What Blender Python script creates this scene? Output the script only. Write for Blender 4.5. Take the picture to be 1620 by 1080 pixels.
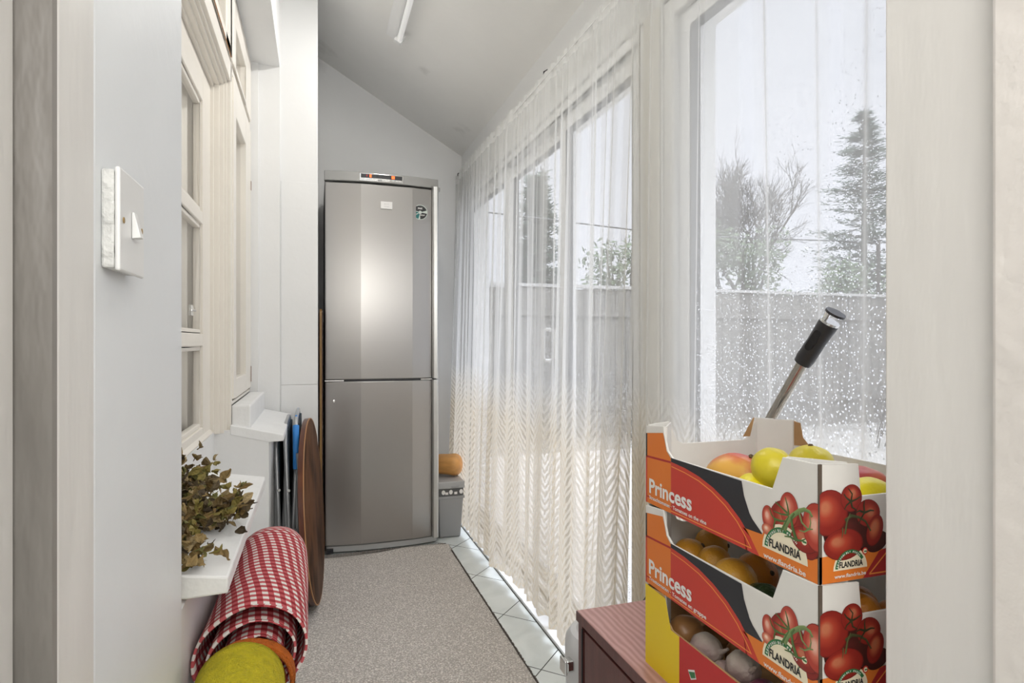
import bpy, bmesh, math, random
from mathutils import Vector, Matrix, noise
for o in list(bpy.data.objects): bpy.data.objects.remove(o)
SC = bpy.context.scene
COL = SC.collection
PI = math.pi
# ------------------------------------------------------------------ camera
cam = bpy.data.cameras.new('camera'); cam_o = bpy.data.objects.new('camera', cam); COL.objects.link(cam_o)
cam.sensor_width = 36; cam.sensor_fit = 'HORIZONTAL'; cam.lens = 36*950/1620; cam.clip_start = .02; cam.clip_end = 200
cam_o.location = (0, 0, 1.11); cam_o.rotation_euler = (PI/2, 0, -math.atan(310/950))
SC.camera = cam_o
# ------------------------------------------------------------------ light
SC.view_settings.view_transform = 'Standard'; SC.view_settings.look = 'None'
SC.view_settings.exposure = 1.1; SC.view_settings.gamma = 1; SC.view_settings.use_curve_mapping = False
world = bpy.data.worlds.new('overcast_sky'); SC.world = world; world.use_nodes = True
wn = world.node_tree.nodes; wl = world.node_tree.links
bg = wn['Background']; bg.inputs['Strength'].default_value = 10.0
# overcast sky: pale at the horizon, several times brighter towards the zenith
tc = wn.new('ShaderNodeTexCoord'); nz = wn.new('ShaderNodeTexNoise'); nz.inputs['Scale'].default_value = 1.4; nz.inputs['Detail'].default_value = 3
cr = wn.new('ShaderNodeValToRGB'); cr.color_ramp.elements[0].position = .3; cr.color_ramp.elements[0].color = (.76, .80, .90, 1)
cr.color_ramp.elements[1].position = .75; cr.color_ramp.elements[1].color = (.86, .885, .96, 1)
sz = wn.new('ShaderNodeSeparateXYZ'); zr = wn.new('ShaderNodeValToRGB'); e_ = zr.color_ramp
e_.elements[0].position = 0; e_.elements[0].color = (.055,)*3+(1,); e_.elements[1].position = 1; e_.elements[1].color = (.75, .75, .75, 1)
k_ = e_.elements.new(.52); k_.color = (.051,)*3+(1,); k_ = e_.elements.new(.64); k_.color = (.075,)*3+(1,); k_ = e_.elements.new(.78); k_.color = (.34,)*3+(1,)
vm = wn.new('ShaderNodeMix'); vm.data_type = 'RGBA'; vm.blend_type = 'MULTIPLY'; vm.inputs[0].default_value = 1
wl.new(tc.outputs['Generated'], sz.inputs[0]); wl.new(sz.outputs[2], zr.inputs['Fac'])
wl.new(tc.outputs['Generated'], nz.inputs['Vector']); wl.new(nz.outputs['Fac'], cr.inputs['Fac']); wl.new(cr.outputs['Color'], vm.inputs[6]); wl.new(zr.outputs['Color'], vm.inputs[7]); wl.new(vm.outputs[2], bg.inputs['Color'])
def area(name, loc, rot, sx, sy, power, col=(1, 1, 1)):
    l = bpy.data.lights.new(name, 'AREA'); l.shape = 'RECTANGLE'; l.size = sx; l.size_y = sy; l.energy = power; l.color = col
    o = bpy.data.objects.new(name, l); COL.objects.link(o); o.location = loc; o.rotation_euler = rot; return o
# unseen fill light added in the room behind the camera
area('rear_fill_light', (-.9, -1.1, 2.45), (0, 0, 0), .9, .9, 12, (1, .97, .93))
# second unseen fill light, added there to brighten the ceilings
area('ceiling_fill_light', (.2, -1.0, 1.75), (math.radians(132), 0, 0), 1.5, .9, 19, (1, .985, .95))

# ------------------------------------------------------------------ materials
def mat(name, col, rough=.6, metal=0, bump=0, bscale=60, var=0, vscale=6, spec=.5, coat=0, bdetail=4, stretch=None, trans=0):
    m = bpy.data.materials.new(name); m.use_nodes = True; n = m.node_tree.nodes; l = m.node_tree.links
    b = n['Principled BSDF']; b.inputs['Base Color'].default_value = (*col, 1); b.inputs['Roughness'].default_value = rough
    b.inputs['Metallic'].default_value = metal; b.inputs['Specular IOR Level'].default_value = spec; b.inputs['Coat Weight'].default_value = coat
    if trans: b.inputs['Subsurface Weight'].default_value = trans; b.inputs['Subsurface Radius'].default_value = (.02, .01, .005)
    t = n.new('ShaderNodeTexCoord'); src = t.outputs['Object']
    if stretch:
        mp = n.new('ShaderNodeMapping'); mp.inputs['Scale'].default_value = stretch; l.new(src, mp.inputs['Vector']); src = mp.outputs['Vector']
    if bump:
        z = n.new('ShaderNodeTexNoise'); z.inputs['Scale'].default_value = bscale; z.inputs['Detail'].default_value = bdetail
        bp = n.new('ShaderNodeBump'); bp.inputs['Strength'].default_value = bump; bp.inputs['Distance'].default_value = .01
        l.new(src, z.inputs['Vector']); l.new(z.outputs['Fac'], bp.inputs['Height']); l.new(bp.outputs['Normal'], b.inputs['Normal'])
    if var:
        z = n.new('ShaderNodeTexNoise'); z.inputs['Scale'].default_value = vscale; z.inputs['Detail'].default_value = 5
        r = n.new('ShaderNodeValToRGB'); r.color_ramp.elements[0].position = .3; r.color_ramp.elements[1].position = .7
        r.color_ramp.elements[0].color = (*[max(0, c*(1-var)) for c in col], 1); r.color_ramp.elements[1].color = (*[min(1, c*(1+var)) for c in col], 1)
        l.new(src, z.inputs['Vector']); l.new(z.outputs['Fac'], r.inputs['Fac']); l.new(r.outputs['Color'], b.inputs['Base Color'])
    return m
def nodes(m): return m.node_tree.nodes, m.node_tree.links, m.node_tree.nodes['Principled BSDF']
def scuffs(m, scale, thr, col, stretch=(1, 1, 1)):
    """small worn marks of their own shape on paint"""
    n, l, b = nodes(m)
    t = n.new('ShaderNodeTexCoord'); mp = n.new('ShaderNodeMapping'); mp.inputs['Scale'].default_value = stretch
    z = n.new('ShaderNodeTexNoise'); z.inputs['Scale'].default_value = scale; z.inputs['Detail'].default_value = 8; z.inputs['Roughness'].default_value = .7
    r = n.new('ShaderNodeValToRGB'); r.color_ramp.elements[0].position = thr; r.color_ramp.elements[1].position = thr+.05
    mx = n.new('ShaderNodeMix'); mx.data_type = 'RGBA'
    base = b.inputs['Base Color']
    if base.links: l.new(base.links[0].from_socket, mx.inputs[6])
    else: mx.inputs[6].default_value = base.default_value
    mx.inputs[7].default_value = (*col, 1)
    l.new(t.outputs['Object'], mp.inputs['Vector']); l.new(mp.outputs['Vector'], z.inputs['Vector']); l.new(z.outputs['Fac'], r.inputs['Fac'])
    l.new(r.outputs['Color'], mx.inputs[0]); l.new(mx.outputs[2], base); return m

M = {}
M['wall'] = scuffs(mat('white_wall_paint', (.80, .80, .79), .55, bump=.25, bscale=9, var=.02, vscale=3), 5, .72, (.62, .60, .56))
M['wall_cool'] = mat('cool_white_paint', (.80, .82, .835), .45, bump=.2, bscale=14, var=.015, vscale=4)
M['ceil'] = scuffs(mat('ceiling_paint', (.87, .86, .83), .7, bump=.2, bscale=12, var=.025, vscale=2.5), 2.2, .66, (.66, .65, .61))
M['jamb'] = scuffs(mat('jamb_gloss_paint', (.74, .72, .69), .4, bump=.3, bscale=20, var=.02, vscale=5, stretch=(1, 1, .25)), 14, .735, (.42, .38, .34), (1, 1, .45))
M['rebate'] = mat('shaded_rebate_paint', (.21, .195, .18), .45, bump=.9, bscale=24, var=.16, vscale=12, stretch=(1, 1, .3))  # shade on this face is put into a darker base colour
M['cream'] = scuffs(mat('cream_gloss_paint', (.83, .785, .71), .35, bump=.12, bscale=18, var=.02, vscale=9), 18, .76, (.35, .22, .1), (1, 1, .3))
M['sill'] = scuffs(mat('sill_paint', (.82, .82, .81), .45, bump=.4, bscale=22, var=.03, vscale=8), 12, .71, (.55, .53, .5))
M['upvc'] = mat('white_plastic_frame', (.84, .84, .83), .3)
M['gasket'] = mat('black_gasket', (.03, .03, .03), .6)
M['pier'] = mat('magnolia_pier', (.76, .73, .66), .6, bump=.2, bscale=20)
M['track'] = mat('aluminium_track', (.45, .45, .44), .35, metal=.8)
M['dark'] = mat('black_plastic', (.025, .025, .028), .4)
M['switch'] = mat('switch_plastic', (.80, .80, .79), .3, bump=.05, bscale=40)
M['switchbox'] = scuffs(mat('painted_switch_box', (.70, .70, .68), .45, bump=.8, bscale=60, var=.05, vscale=40), 40, .66, (.42, .38, .33))
M['brass'] = mat('brass_screw', (.45, .30, .12), .4, metal=1)
M['steel'] = mat('polished_steel', (.72, .72, .71), .18, metal=1)
M['alu'] = mat('grey_tube_metal', (.42, .43, .44), .35, metal=.5)
M['blue'] = mat('blue_fabric_plastic', (.04, .25, .68), .55)
M['darkcloth'] = mat('dark_teal_canvas', (.02, .035, .045), .8)
M['cardboard'] = mat('brown_cardboard', (.42, .25, .11), .85, bump=.2, bscale=80, var=.1, vscale=20)
M['cardwhite'] = mat('white_card', (.74, .72, .68), .6, var=.03, vscale=20)
M['edge'] = mat('torn_card_edge', (.10, .075, .055), .9)
def fl(name, c, r=.45): M[name] = mat(name, c, r)
fl('p_red', (.56, .045, .028)); fl('p_deepred', (.40, .02, .022)); fl('p_orange', (.72, .19, .025)); fl('p_yellowline', (.85, .30, .06)); fl('p_black', (.022, .022, .026))
fl('p_white', (.80, .78, .75)); fl('p_cream', (.82, .74, .55)); fl('p_green', (.025, .16, .05)); fl('p_yellow', (.78, .56, .01)); fl('p_ink', (.02, .02, .02)); fl('p_boxred', (.50, .02, .02))
def steel_brushed():
    m = mat('brushed_stainless', (.42, .405, .39), .3, metal=.95); n, l, b = nodes(m)
    b.inputs['Anisotropic'].default_value = .5
    t = n.new('ShaderNodeTexCoord'); mp = n.new('ShaderNodeMapping'); mp.inputs['Scale'].default_value = (3, 3, 420)
    z = n.new('ShaderNodeTexNoise'); z.inputs['Scale'].default_value = 1; z.inputs['Detail'].default_value = 3
    r = n.new('ShaderNodeMapRange'); r.inputs['To Min'].default_value = .29; r.inputs['To Max'].default_value = .32
    l.new(t.outputs['Object'], mp.inputs['Vector']); l.new(mp.outputs['Vector'], z.inputs['Vector']); l.new(z.outputs['Fac'], r.inputs['Value']); l.new(r.outputs['Result'], b.inputs['Roughness'])
    return m
M['fridge'] = steel_brushed()
M['fridgegrey'] = mat('grey_fridge_plastic', (.34, .335, .32), .4, metal=.3)
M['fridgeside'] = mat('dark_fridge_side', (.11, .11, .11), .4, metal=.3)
def wood(name, c1, c2, scale=5, stretch=(1, 1, 1), rough=.35, rot=0):
    m = mat(name, c1, rough); n, l, b = nodes(m)
    t = n.new('ShaderNodeTexCoord'); mp = n.new('ShaderNodeMapping'); mp.inputs['Scale'].default_value = stretch; mp.inputs['Rotation'].default_value = (rot, 0, 0)
    w = n.new('ShaderNodeTexWave'); w.inputs['Scale'].default_value = scale; w.inputs['Distortion'].default_value = 5; w.inputs['Detail'].default_value = 3; w.inputs['Detail Scale'].default_value = 1.2
    r = n.new('ShaderNodeValToRGB'); r.color_ramp.elements[0].color = (*c1, 1); r.color_ramp.elements[1].color = (*c2, 1)
    l.new(t.outputs['Object'], mp.inputs['Vector']); l.new(mp.outputs['Vector'], w.inputs['Vector']); l.new(w.outputs['Fac'], r.inputs['Fac']); l.new(r.outputs['Color'], b.inputs['Base Color'])
    return m
M['tablewood'] = wood('walnut_laminate', (.03, .014, .008), (.12, .055, .028), 9, (1, 1, .5), .5, .6); M['tablewood'].node_tree.nodes['Principled BSDF'].inputs['Specular IOR Level'].default_value = .05
M['tableedge'] = wood('brown_edge_band', (.09, .025, .012), (.16, .05, .02), 6, (1, 1, 1), .3)
M['tablerim'] = mat('worn_light_rim', (.42, .20, .07), .4)
M['darkwood'] = wood('dark_brown_wood', (.035, .015, .008), (.075, .032, .015), 6, (3, 3, .3), .35)
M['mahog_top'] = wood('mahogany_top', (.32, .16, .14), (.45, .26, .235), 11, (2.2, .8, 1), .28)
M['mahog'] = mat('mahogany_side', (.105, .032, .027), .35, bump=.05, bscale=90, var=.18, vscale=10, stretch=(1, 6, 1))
M['pumpkin'] = mat('squash_skin', (.66, .33, .10), .45, bump=.15, bscale=40, var=.2, vscale=9, stretch=(.6, 3, 3))
M['bin'] = mat('grey_bin_plastic', (.30, .30, .30), .45)
M['binlid'] = mat('grey_bin_lid', (.40, .40, .395), .4)
M['towel_y'] = mat('yellow_terry', (.72, .60, .01), .95, bump=1.0, bscale=420, var=.13, vscale=90)
M['towel_o'] = mat('orange_terry', (.74, .17, .01), .95, bump=1.0, bscale=420, var=.13, vscale=60)
M['radiator'] = mat('radiator_enamel', (.78, .78, .77), .35)
def gingham():
    m = mat('red_gingham', (.8, .8, .8), .9, bump=.25, bscale=900); n, l, b = nodes(m)
    uv = n.new('ShaderNodeUVMap'); sp = n.new('ShaderNodeSeparateXYZ'); l.new(uv.outputs['UV'], sp.inputs[0])
    outs = []
    for ax in (0, 1):
        f = n.new('ShaderNodeMath'); f.operation = 'FRACT'; l.new(sp.outputs[ax], f.inputs[0])
        g = n.new('ShaderNodeMath'); g.operation = 'GREATER_THAN'; g.inputs[1].default_value = .5; l.new(f.outputs[0], g.inputs[0]); outs.append(g.outputs[0])
    a = n.new('ShaderNodeMath'); a.operation = 'ADD'; l.new(outs[0], a.inputs[0]); l.new(outs[1], a.inputs[1])
    h = n.new('ShaderNodeMath'); h.operation = 'MULTIPLY'; h.inputs[1].default_value = .5; l.new(a.outputs[0], h.inputs[0])
    r = n.new('ShaderNodeValToRGB'); e = r.color_ramp; e.interpolation = 'CONSTANT'
    e.elements[0].position = 0; e.elements[0].color = (.76, .72, .68, 1); e.elements[1].position = .3; e.elements[1].color = (.50, .09, .10, 1)
    q = e.elements.new(.8); q.color = (.29, .008, .016, 1)
    l.new(h.outputs[0], r.inputs['Fac']); l.new(r.outputs['Color'], b.inputs['Base Color']); return m
M['gingham'] = gingham()
def rugmat():
    m = mat('woven_rug', (.5, .46, .42), .95); n, l, b = nodes(m)
    t = n.new('ShaderNodeTexCoord')
    mp = n.new('ShaderNodeMapping'); mp.inputs['Scale'].default_value = (1, 1.6, 1)
    v = n.new('ShaderNodeTexVoronoi'); v.inputs['Scale'].default_value = 150
    z = n.new('ShaderNodeTexNoise'); z.inputs['Scale'].default_value = 190; z.inputs['Detail'].default_value = 3
    l.new(t.outputs['Object'], mp.inputs['Vector']); l.new(mp.outputs['Vector'], v.inputs['Vector']); l.new(t.outputs['Object'], z.inputs['Vector'])
    r = n.new('ShaderNodeValToRGB'); r.color_ramp.elements[0].position = .36; r.color_ramp.elements[0].color = (.40, .365, .325, 1); r.color_ramp.elements[1].position = .68; r.color_ramp.elements[1].color = (.80, .745, .68, 1)
    mx = n.new('ShaderNodeMath'); mx.operation = 'SUBTRACT'; l.new(z.outputs['Fac'], mx.inputs[0])
    ml = n.new('ShaderNodeMath'); ml.operation = 'MULTIPLY_ADD'; ml.inputs[1].default_value = .5; ml.inputs[2].default_value = -.18; l.new(v.outputs['Distance'], ml.inputs[0]); l.new(ml.outputs[0], mx.inputs[1])
    l.new(mx.outputs[0], r.inputs['Fac']); l.new(r.outputs['Color'], b.inputs['Base Color'])
    bp = n.new('ShaderNodeBump'); bp.inputs['Strength'].default_value = .8; bp.inputs['Distance'].default_value = .004; bp.invert = True
    l.new(v.outputs['Distance'], bp.inputs['Height']); l.new(bp.outputs['Normal'], b.inputs['Normal']); return m
M['rug'] = rugmat()
M['rugedge'] = mat('rug_fringe', (.22, .19, .165), .95, bump=.5, bscale=300, var=.3, vscale=120)
def tiles():
    m = mat('diagonal_floor_tiles', (.7, .72, .7), .22); n, l, b = nodes(m)
    t = n.new('ShaderNodeTexCoord'); sp = n.new('ShaderNodeSeparateXYZ'); l.new(t.outputs['Object'], sp.inputs[0])
    def ma(op, a, bb):
        k = n.new('ShaderNodeMath'); k.operation = op
        for i, v in enumerate((a, bb)):
            if v is None: continue
            if isinstance(v, (int, float)): k.inputs[i].default_value = v
            else: l.new(v, k.inputs[i])
        return k.outputs[0]
    P = .4313
    g = []
    ids = []
    for op, off in (('SUBTRACT', 1.608+10*P), ('ADD', -3.057+10*P)):
        s = ma('DIVIDE', ma('ADD', ma(op, sp.outputs[0], sp.outputs[1]), off), P)
        f = ma('FRACT', s, None); d = ma('ABSOLUTE', ma('SUBTRACT', f, .5), None)
        g.append(ma('GREATER_THAN', d, .5-.0065)); ids.append(ma('FLOOR', s, None))
    # grout line where the diagonal field meets the border strip along the window wall
    bd = ma('LESS_THAN', ma('ABSOLUTE', ma('SUBTRACT', sp.outputs[0], .83), None), .0022)
    beyond = ma('LESS_THAN', sp.outputs[0], .83)
    gr = ma('MAXIMUM', ma('MULTIPLY', ma('MAXIMUM', g[0], g[1]), beyond), bd)
    z = n.new('ShaderNodeTexNoise'); z.inputs['Scale'].default_value = 6; z.inputs['Detail'].default_value = 7; z.inputs['Distortion'].default_value = .8
    l.new(t.outputs['Object'], z.inputs['Vector'])
    r = n.new('ShaderNodeValToRGB'); r.color_ramp.elements[0].position = .3; r.color_ramp.elements[0].color = (.60, .64, .62, 1); r.color_ramp.elements[1].position = .7; r.color_ramp.elements[1].color = (.74, .775, .755, 1)
    l.new(z.outputs['Fac'], r.inputs['Fac'])
    mx = n.new('ShaderNodeMix'); mx.data_type = 'RGBA'; mx.inputs[7].default_value = (.05, .052, .05, 1)
    l.new(gr, mx.inputs[0]); l.new(r.outputs['Color'], mx.inputs[6]); l.new(mx.outputs[2], b.inputs['Base Color'])
    bp = n.new('ShaderNodeBump'); bp.inputs['Strength'].default_value = .4; bp.inputs['Distance'].default_value = .002; bp.invert = True
    l.new(gr, bp.inputs['Height']); l.new(bp.outputs['Normal'], b.inputs['Normal'])
    return m
M['tiles'] = tiles()
def glass(name, drops=True, tint=(1, 1, 1)):
    m = bpy.data.materials.new(name); m.use_nodes = True; n = m.node_tree.nodes; l = m.node_tree.links
    n.remove(n['Principled BSDF']); out = n['Material Output']
    tr = n.new('ShaderNodeBsdfTransparent'); tr.inputs[0].default_value = (*tint, 1)
    gl = n.new('ShaderNodeBsdfGlossy'); gl.inputs['Roughness'].default_value = .03
    fr = n.new('ShaderNodeFresnel'); fr.inputs[0].default_value = 1.45
    ge = n.new('ShaderNodeNewGeometry'); iv = n.new('ShaderNodeMath'); iv.operation = 'SUBTRACT'; iv.inputs[0].default_value = 1; l.new(ge.outputs['Backfacing'], iv.inputs[1])
    fm = n.new('ShaderNodeMath'); fm.operation = 'MULTIPLY'; l.new(fr.outputs[0], fm.inputs[0]); l.new(iv.outputs[0], fm.inputs[1])
    mx = n.new('ShaderNodeMixShader'); l.new(fm.outputs[0], mx.inputs[0]); l.new(tr.outputs[0], mx.inputs[1]); l.new(gl.outputs[0], mx.inputs[2])
    last = mx.outputs[0]
    if drops:
        t = n.new('ShaderNodeTexCoord')
        z = n.new('ShaderNodeTexNoise'); z.inputs['Scale'].default_value = 3; l.new(t.outputs['Object'], z.inputs['Vector'])
        sp = n.new('ShaderNodeSeparateXYZ'); l.new(t.outputs['Object'], sp.inputs[0])
        for k, (sc, th, c, op) in enumerate(((95, .16, (.20, .21, .22), .8), (150, .17, (.92, .93, .95), .75), (60, .10, (.15, .15, .16), .7))):
            v = n.new('ShaderNodeTexVoronoi'); v.inputs['Scale'].default_value = sc; v.inputs['Randomness'].default_value = 1; l.new(t.outputs['Object'], v.inputs['Vector'])
            w = n.new('ShaderNodeSeparateColor'); l.new(v.outputs['Color'], w.inputs[0])
            r = n.new('ShaderNodeMath'); r.operation = 'MULTIPLY'; r.inputs[1].default_value = th*2; l.new(w.outputs[0], r.inputs[0])
            # fewer drops high up on the pane, a dense spray low down
            hr = n.new('ShaderNodeMapRange'); hr.inputs['From Min'].default_value = 2.0; hr.inputs['From Max'].default_value = .9
            hr.inputs['To Min'].default_value = .30 if k != 1 else .12; hr.inputs['To Max'].default_value = .75 if k != 1 else 1.15; l.new(sp.outputs[2], hr.inputs['Value'])
            r2 = n.new('ShaderNodeMath'); r2.operation = 'MULTIPLY'; l.new(r.outputs[0], r2.inputs[0]); l.new(hr.outputs['Result'], r2.inputs[1])
            q = n.new('ShaderNodeMath'); q.operation = 'LESS_THAN'; l.new(v.outputs['Distance'], q.inputs[0]); l.new(r2.outputs[0], q.inputs[1])
            f = n.new('ShaderNodeMath'); f.operation = 'MULTIPLY'; f.inputs[1].default_value = op; l.new(q.outputs[0], f.inputs[0])
            d = n.new('ShaderNodeBsdfDiffuse' if k != 1 else 'ShaderNodeBsdfTranslucent'); d.inputs['Color'].default_value = (*c, 1)
            m2 = n.new('ShaderNodeMixShader'); l.new(f.outputs[0], m2.inputs[0]); l.new(last, m2.inputs[1]); l.new(d.outputs[0], m2.inputs[2]); last = m2.outputs[0]
    l.new(last, out.inputs['Surface']); return m
M['glass'] = glass('rain_spotted_glass'); M['pane'] = glass('clear_pane', False)
def net():
    """sheer voile, denser and woven with a herringbone lace towards the hem"""
    m = bpy.data.materials.new('net_curtain_voile'); m.use_nodes = True; n = m.node_tree.nodes; l = m.node_tree.links
    n.remove(n['Principled BSDF']); out = n['Material Output']
    def ma(op, *a):
        k = n.new('ShaderNodeMath'); k.operation = op
        for i, v in enumerate(a):
            if isinstance(v, (int, float)): k.inputs[i].default_value = v
            else: l.new(v, k.inputs[i])
        return k.outputs[0]
    uv = n.new('ShaderNodeUVMap'); sp = n.new('ShaderNodeSeparateXYZ'); l.new(uv.outputs['UV'], sp.inputs[0]); U, V = sp.outputs[0], sp.outputs[1]
    z = n.new('ShaderNodeTexNoise'); z.inputs['Scale'].default_value = 35; z.inputs['Detail'].default_value = 3; l.new(uv.outputs['UV'], z.inputs['Vector'])
    # herringbone: strokes leaning left then right in columns 11 cm wide
    tri = ma('PINGPONG', U, .065)
    ph = ma('ADD', ma('ADD', ma('MULTIPLY', V, 31), ma('MULTIPLY', tri, -48)), ma('MULTIPLY', z.outputs['Fac'], 1.0))
    s = ma('SINE', ma('MULTIPLY', ph, 2*PI)); stroke = ma('SMOOTH_MIN', ma('MAXIMUM', ma('ADD', ma('MULTIPLY', s, 1.6), .65), 0), 1, .1)
    zn = n.new('ShaderNodeTexNoise'); zn.inputs['Scale'].default_value = 6; l.new(uv.outputs['UV'], zn.inputs['Vector'])
    hV = ma('ADD', V, ma('MULTIPLY', ma('SUBTRACT', zn.outputs['Fac'], .5), .12))
    mr = n.new('ShaderNodeMapRange'); mr.inputs['From Min'].default_value = .98; mr.inputs['From Max'].default_value = .74; mr.inputs['To Max'].default_value = 1; l.new(hV, mr.inputs['Value'])
    lace = ma('MULTIPLY', stroke, mr.outputs['Result'])
    a0 = ma('ADD', ma('ADD', .34, ma('MULTIPLY', mr.outputs['Result'], .26)), ma('MULTIPLY', lace, .34))
    hem = n.new('ShaderNodeMapRange'); hem.inputs['From Min'].default_value = .075; hem.inputs['From Max'].default_value = .055; hem.inputs['To Max'].default_value = .45; l.new(V, hem.inputs['Value'])
    tape = n.new('ShaderNodeMapRange'); tape.inputs['From Min'].default_value = 2.135; tape.inputs['From Max'].default_value = 2.14; tape.inputs['To Max'].default_value = .25; l.new(V, tape.inputs['Value'])
    a1 = ma('MINIMUM', ma('ADD', ma('ADD', a0, hem.outputs['Result']), tape.outputs['Result']), .96)
    lw = n.new('ShaderNodeLayerWeight'); lw.inputs[0].default_value = .5
    cosv = ma('MAXIMUM', ma('SUBTRACT', 1, lw.outputs['Facing']), .14)
    alpha = ma('SUBTRACT', 1, ma('POWER', ma('SUBTRACT', 1, a1), ma('DIVIDE', .8, cosv)))
    mc = n.new('ShaderNodeMix'); mc.data_type = 'RGBA'; mc.inputs[6].default_value = (.90, .90, .88, 1); mc.inputs[7].default_value = (.84, .745, .59, 1); l.new(ma('MULTIPLY', mr.outputs['Result'], ma('SUBTRACT', 1, ma('MULTIPLY', stroke, .4))), mc.inputs[0])
    df = n.new('ShaderNodeBsdfDiffuse'); tl = n.new('ShaderNodeBsdfTranslucent'); l.new(mc.outputs[2], df.inputs[0]); l.new(mc.outputs[2], tl.inputs[0])
    bp = n.new('ShaderNodeBump'); bp.inputs['Strength'].default_value = .6; bp.inputs['Distance'].default_value = .003; l.new(lace, bp.inputs['Height']); l.new(bp.outputs['Normal'], df.inputs['Normal'])
    m1 = n.new('ShaderNodeMixShader'); m1.inputs[0].default_value = .5; l.new(df.outputs[0], m1.inputs[1]); l.new(tl.outputs[0], m1.inputs[2])
    tr = n.new('ShaderNodeBsdfTransparent'); m2 = n.new('ShaderNodeMixShader'); l.new(alpha, m2.inputs[0]); l.new(tr.outputs[0], m2.inputs[1]); l.new(m1.outputs[0], m2.inputs[2])
    l.new(m2.outputs[0], out.inputs['Surface']); return m
M['net'] = net()
M['inner_net'] = mat('inner_curtain', (.80, .77, .70), .9)
def vcol(name, rough=.35, coat=0):
    m = mat(name, (.5, .5, .5), rough, coat=coat); n, l, b = nodes(m); a = n.new('ShaderNodeVertexColor'); a.layer_name = 'Col'; l.new(a.outputs['Color'], b.inputs['Base Color']); return m
M['print'] = vcol('printed_picture', .4)
def stains(m, spots):
    n, l, b = nodes(m); t = n.new('ShaderNodeTexCoord'); z = n.new('ShaderNodeTexNoise'); z.inputs['Scale'].default_value = 14; z.inputs['Detail'].default_value = 8; l.new(t.outputs['Object'], z.inputs['Vector'])
    last = None
    for p, r in spots:
        d = n.new('ShaderNodeVectorMath'); d.operation = 'DISTANCE'; d.inputs[1].default_value = p; l.new(t.outputs['Object'], d.inputs[0])
        k = n.new('ShaderNodeMapRange'); k.inputs['From Min'].default_value = r; k.inputs['From Max'].default_value = 0; k.inputs['To Max'].default_value = .8; l.new(d.outputs['Value'], k.inputs['Value'])
        if last:
            a = n.new('ShaderNodeMath'); a.operation = 'MAXIMUM'; l.new(last, a.inputs[0]); l.new(k.outputs['Result'], a.inputs[1]); last = a.outputs[0]
        else: last = k.outputs['Result']
    q = n.new('ShaderNodeMath'); q.operation = 'MULTIPLY_ADD'; q.inputs[2].default_value = -.28; l.new(z.outputs['Fac'], q.inputs[0]); l.new(last, q.inputs[1])
    q2 = n.new('ShaderNodeMath'); q2.operation = 'MULTIPLY'; q2.use_clamp = True; q2.inputs[1].default_value = 2.2; l.new(q.outputs[0], q2.inputs[0])
    mx = n.new('ShaderNodeMix'); mx.data_type = 'RGBA'; base = b.inputs['Base Color']; l.new(base.links[0].from_socket, mx.inputs[6]); mx.inputs[7].default_value = (.60, .59, .56, 1)
    l.new(q2.outputs[0], mx.inputs[0]); l.new(mx.outputs[2], base)
stains(M['ceil'], [((.84, 3.55, 2.39), .26), ((.03, 3.75, 2.85), .30), ((.55, 3.2, 2.55), .16)])
stains(M['wall'], [((.02, 3.9, 2.82), .16), ((.25, 3.9, 2.1), .10)])
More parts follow.
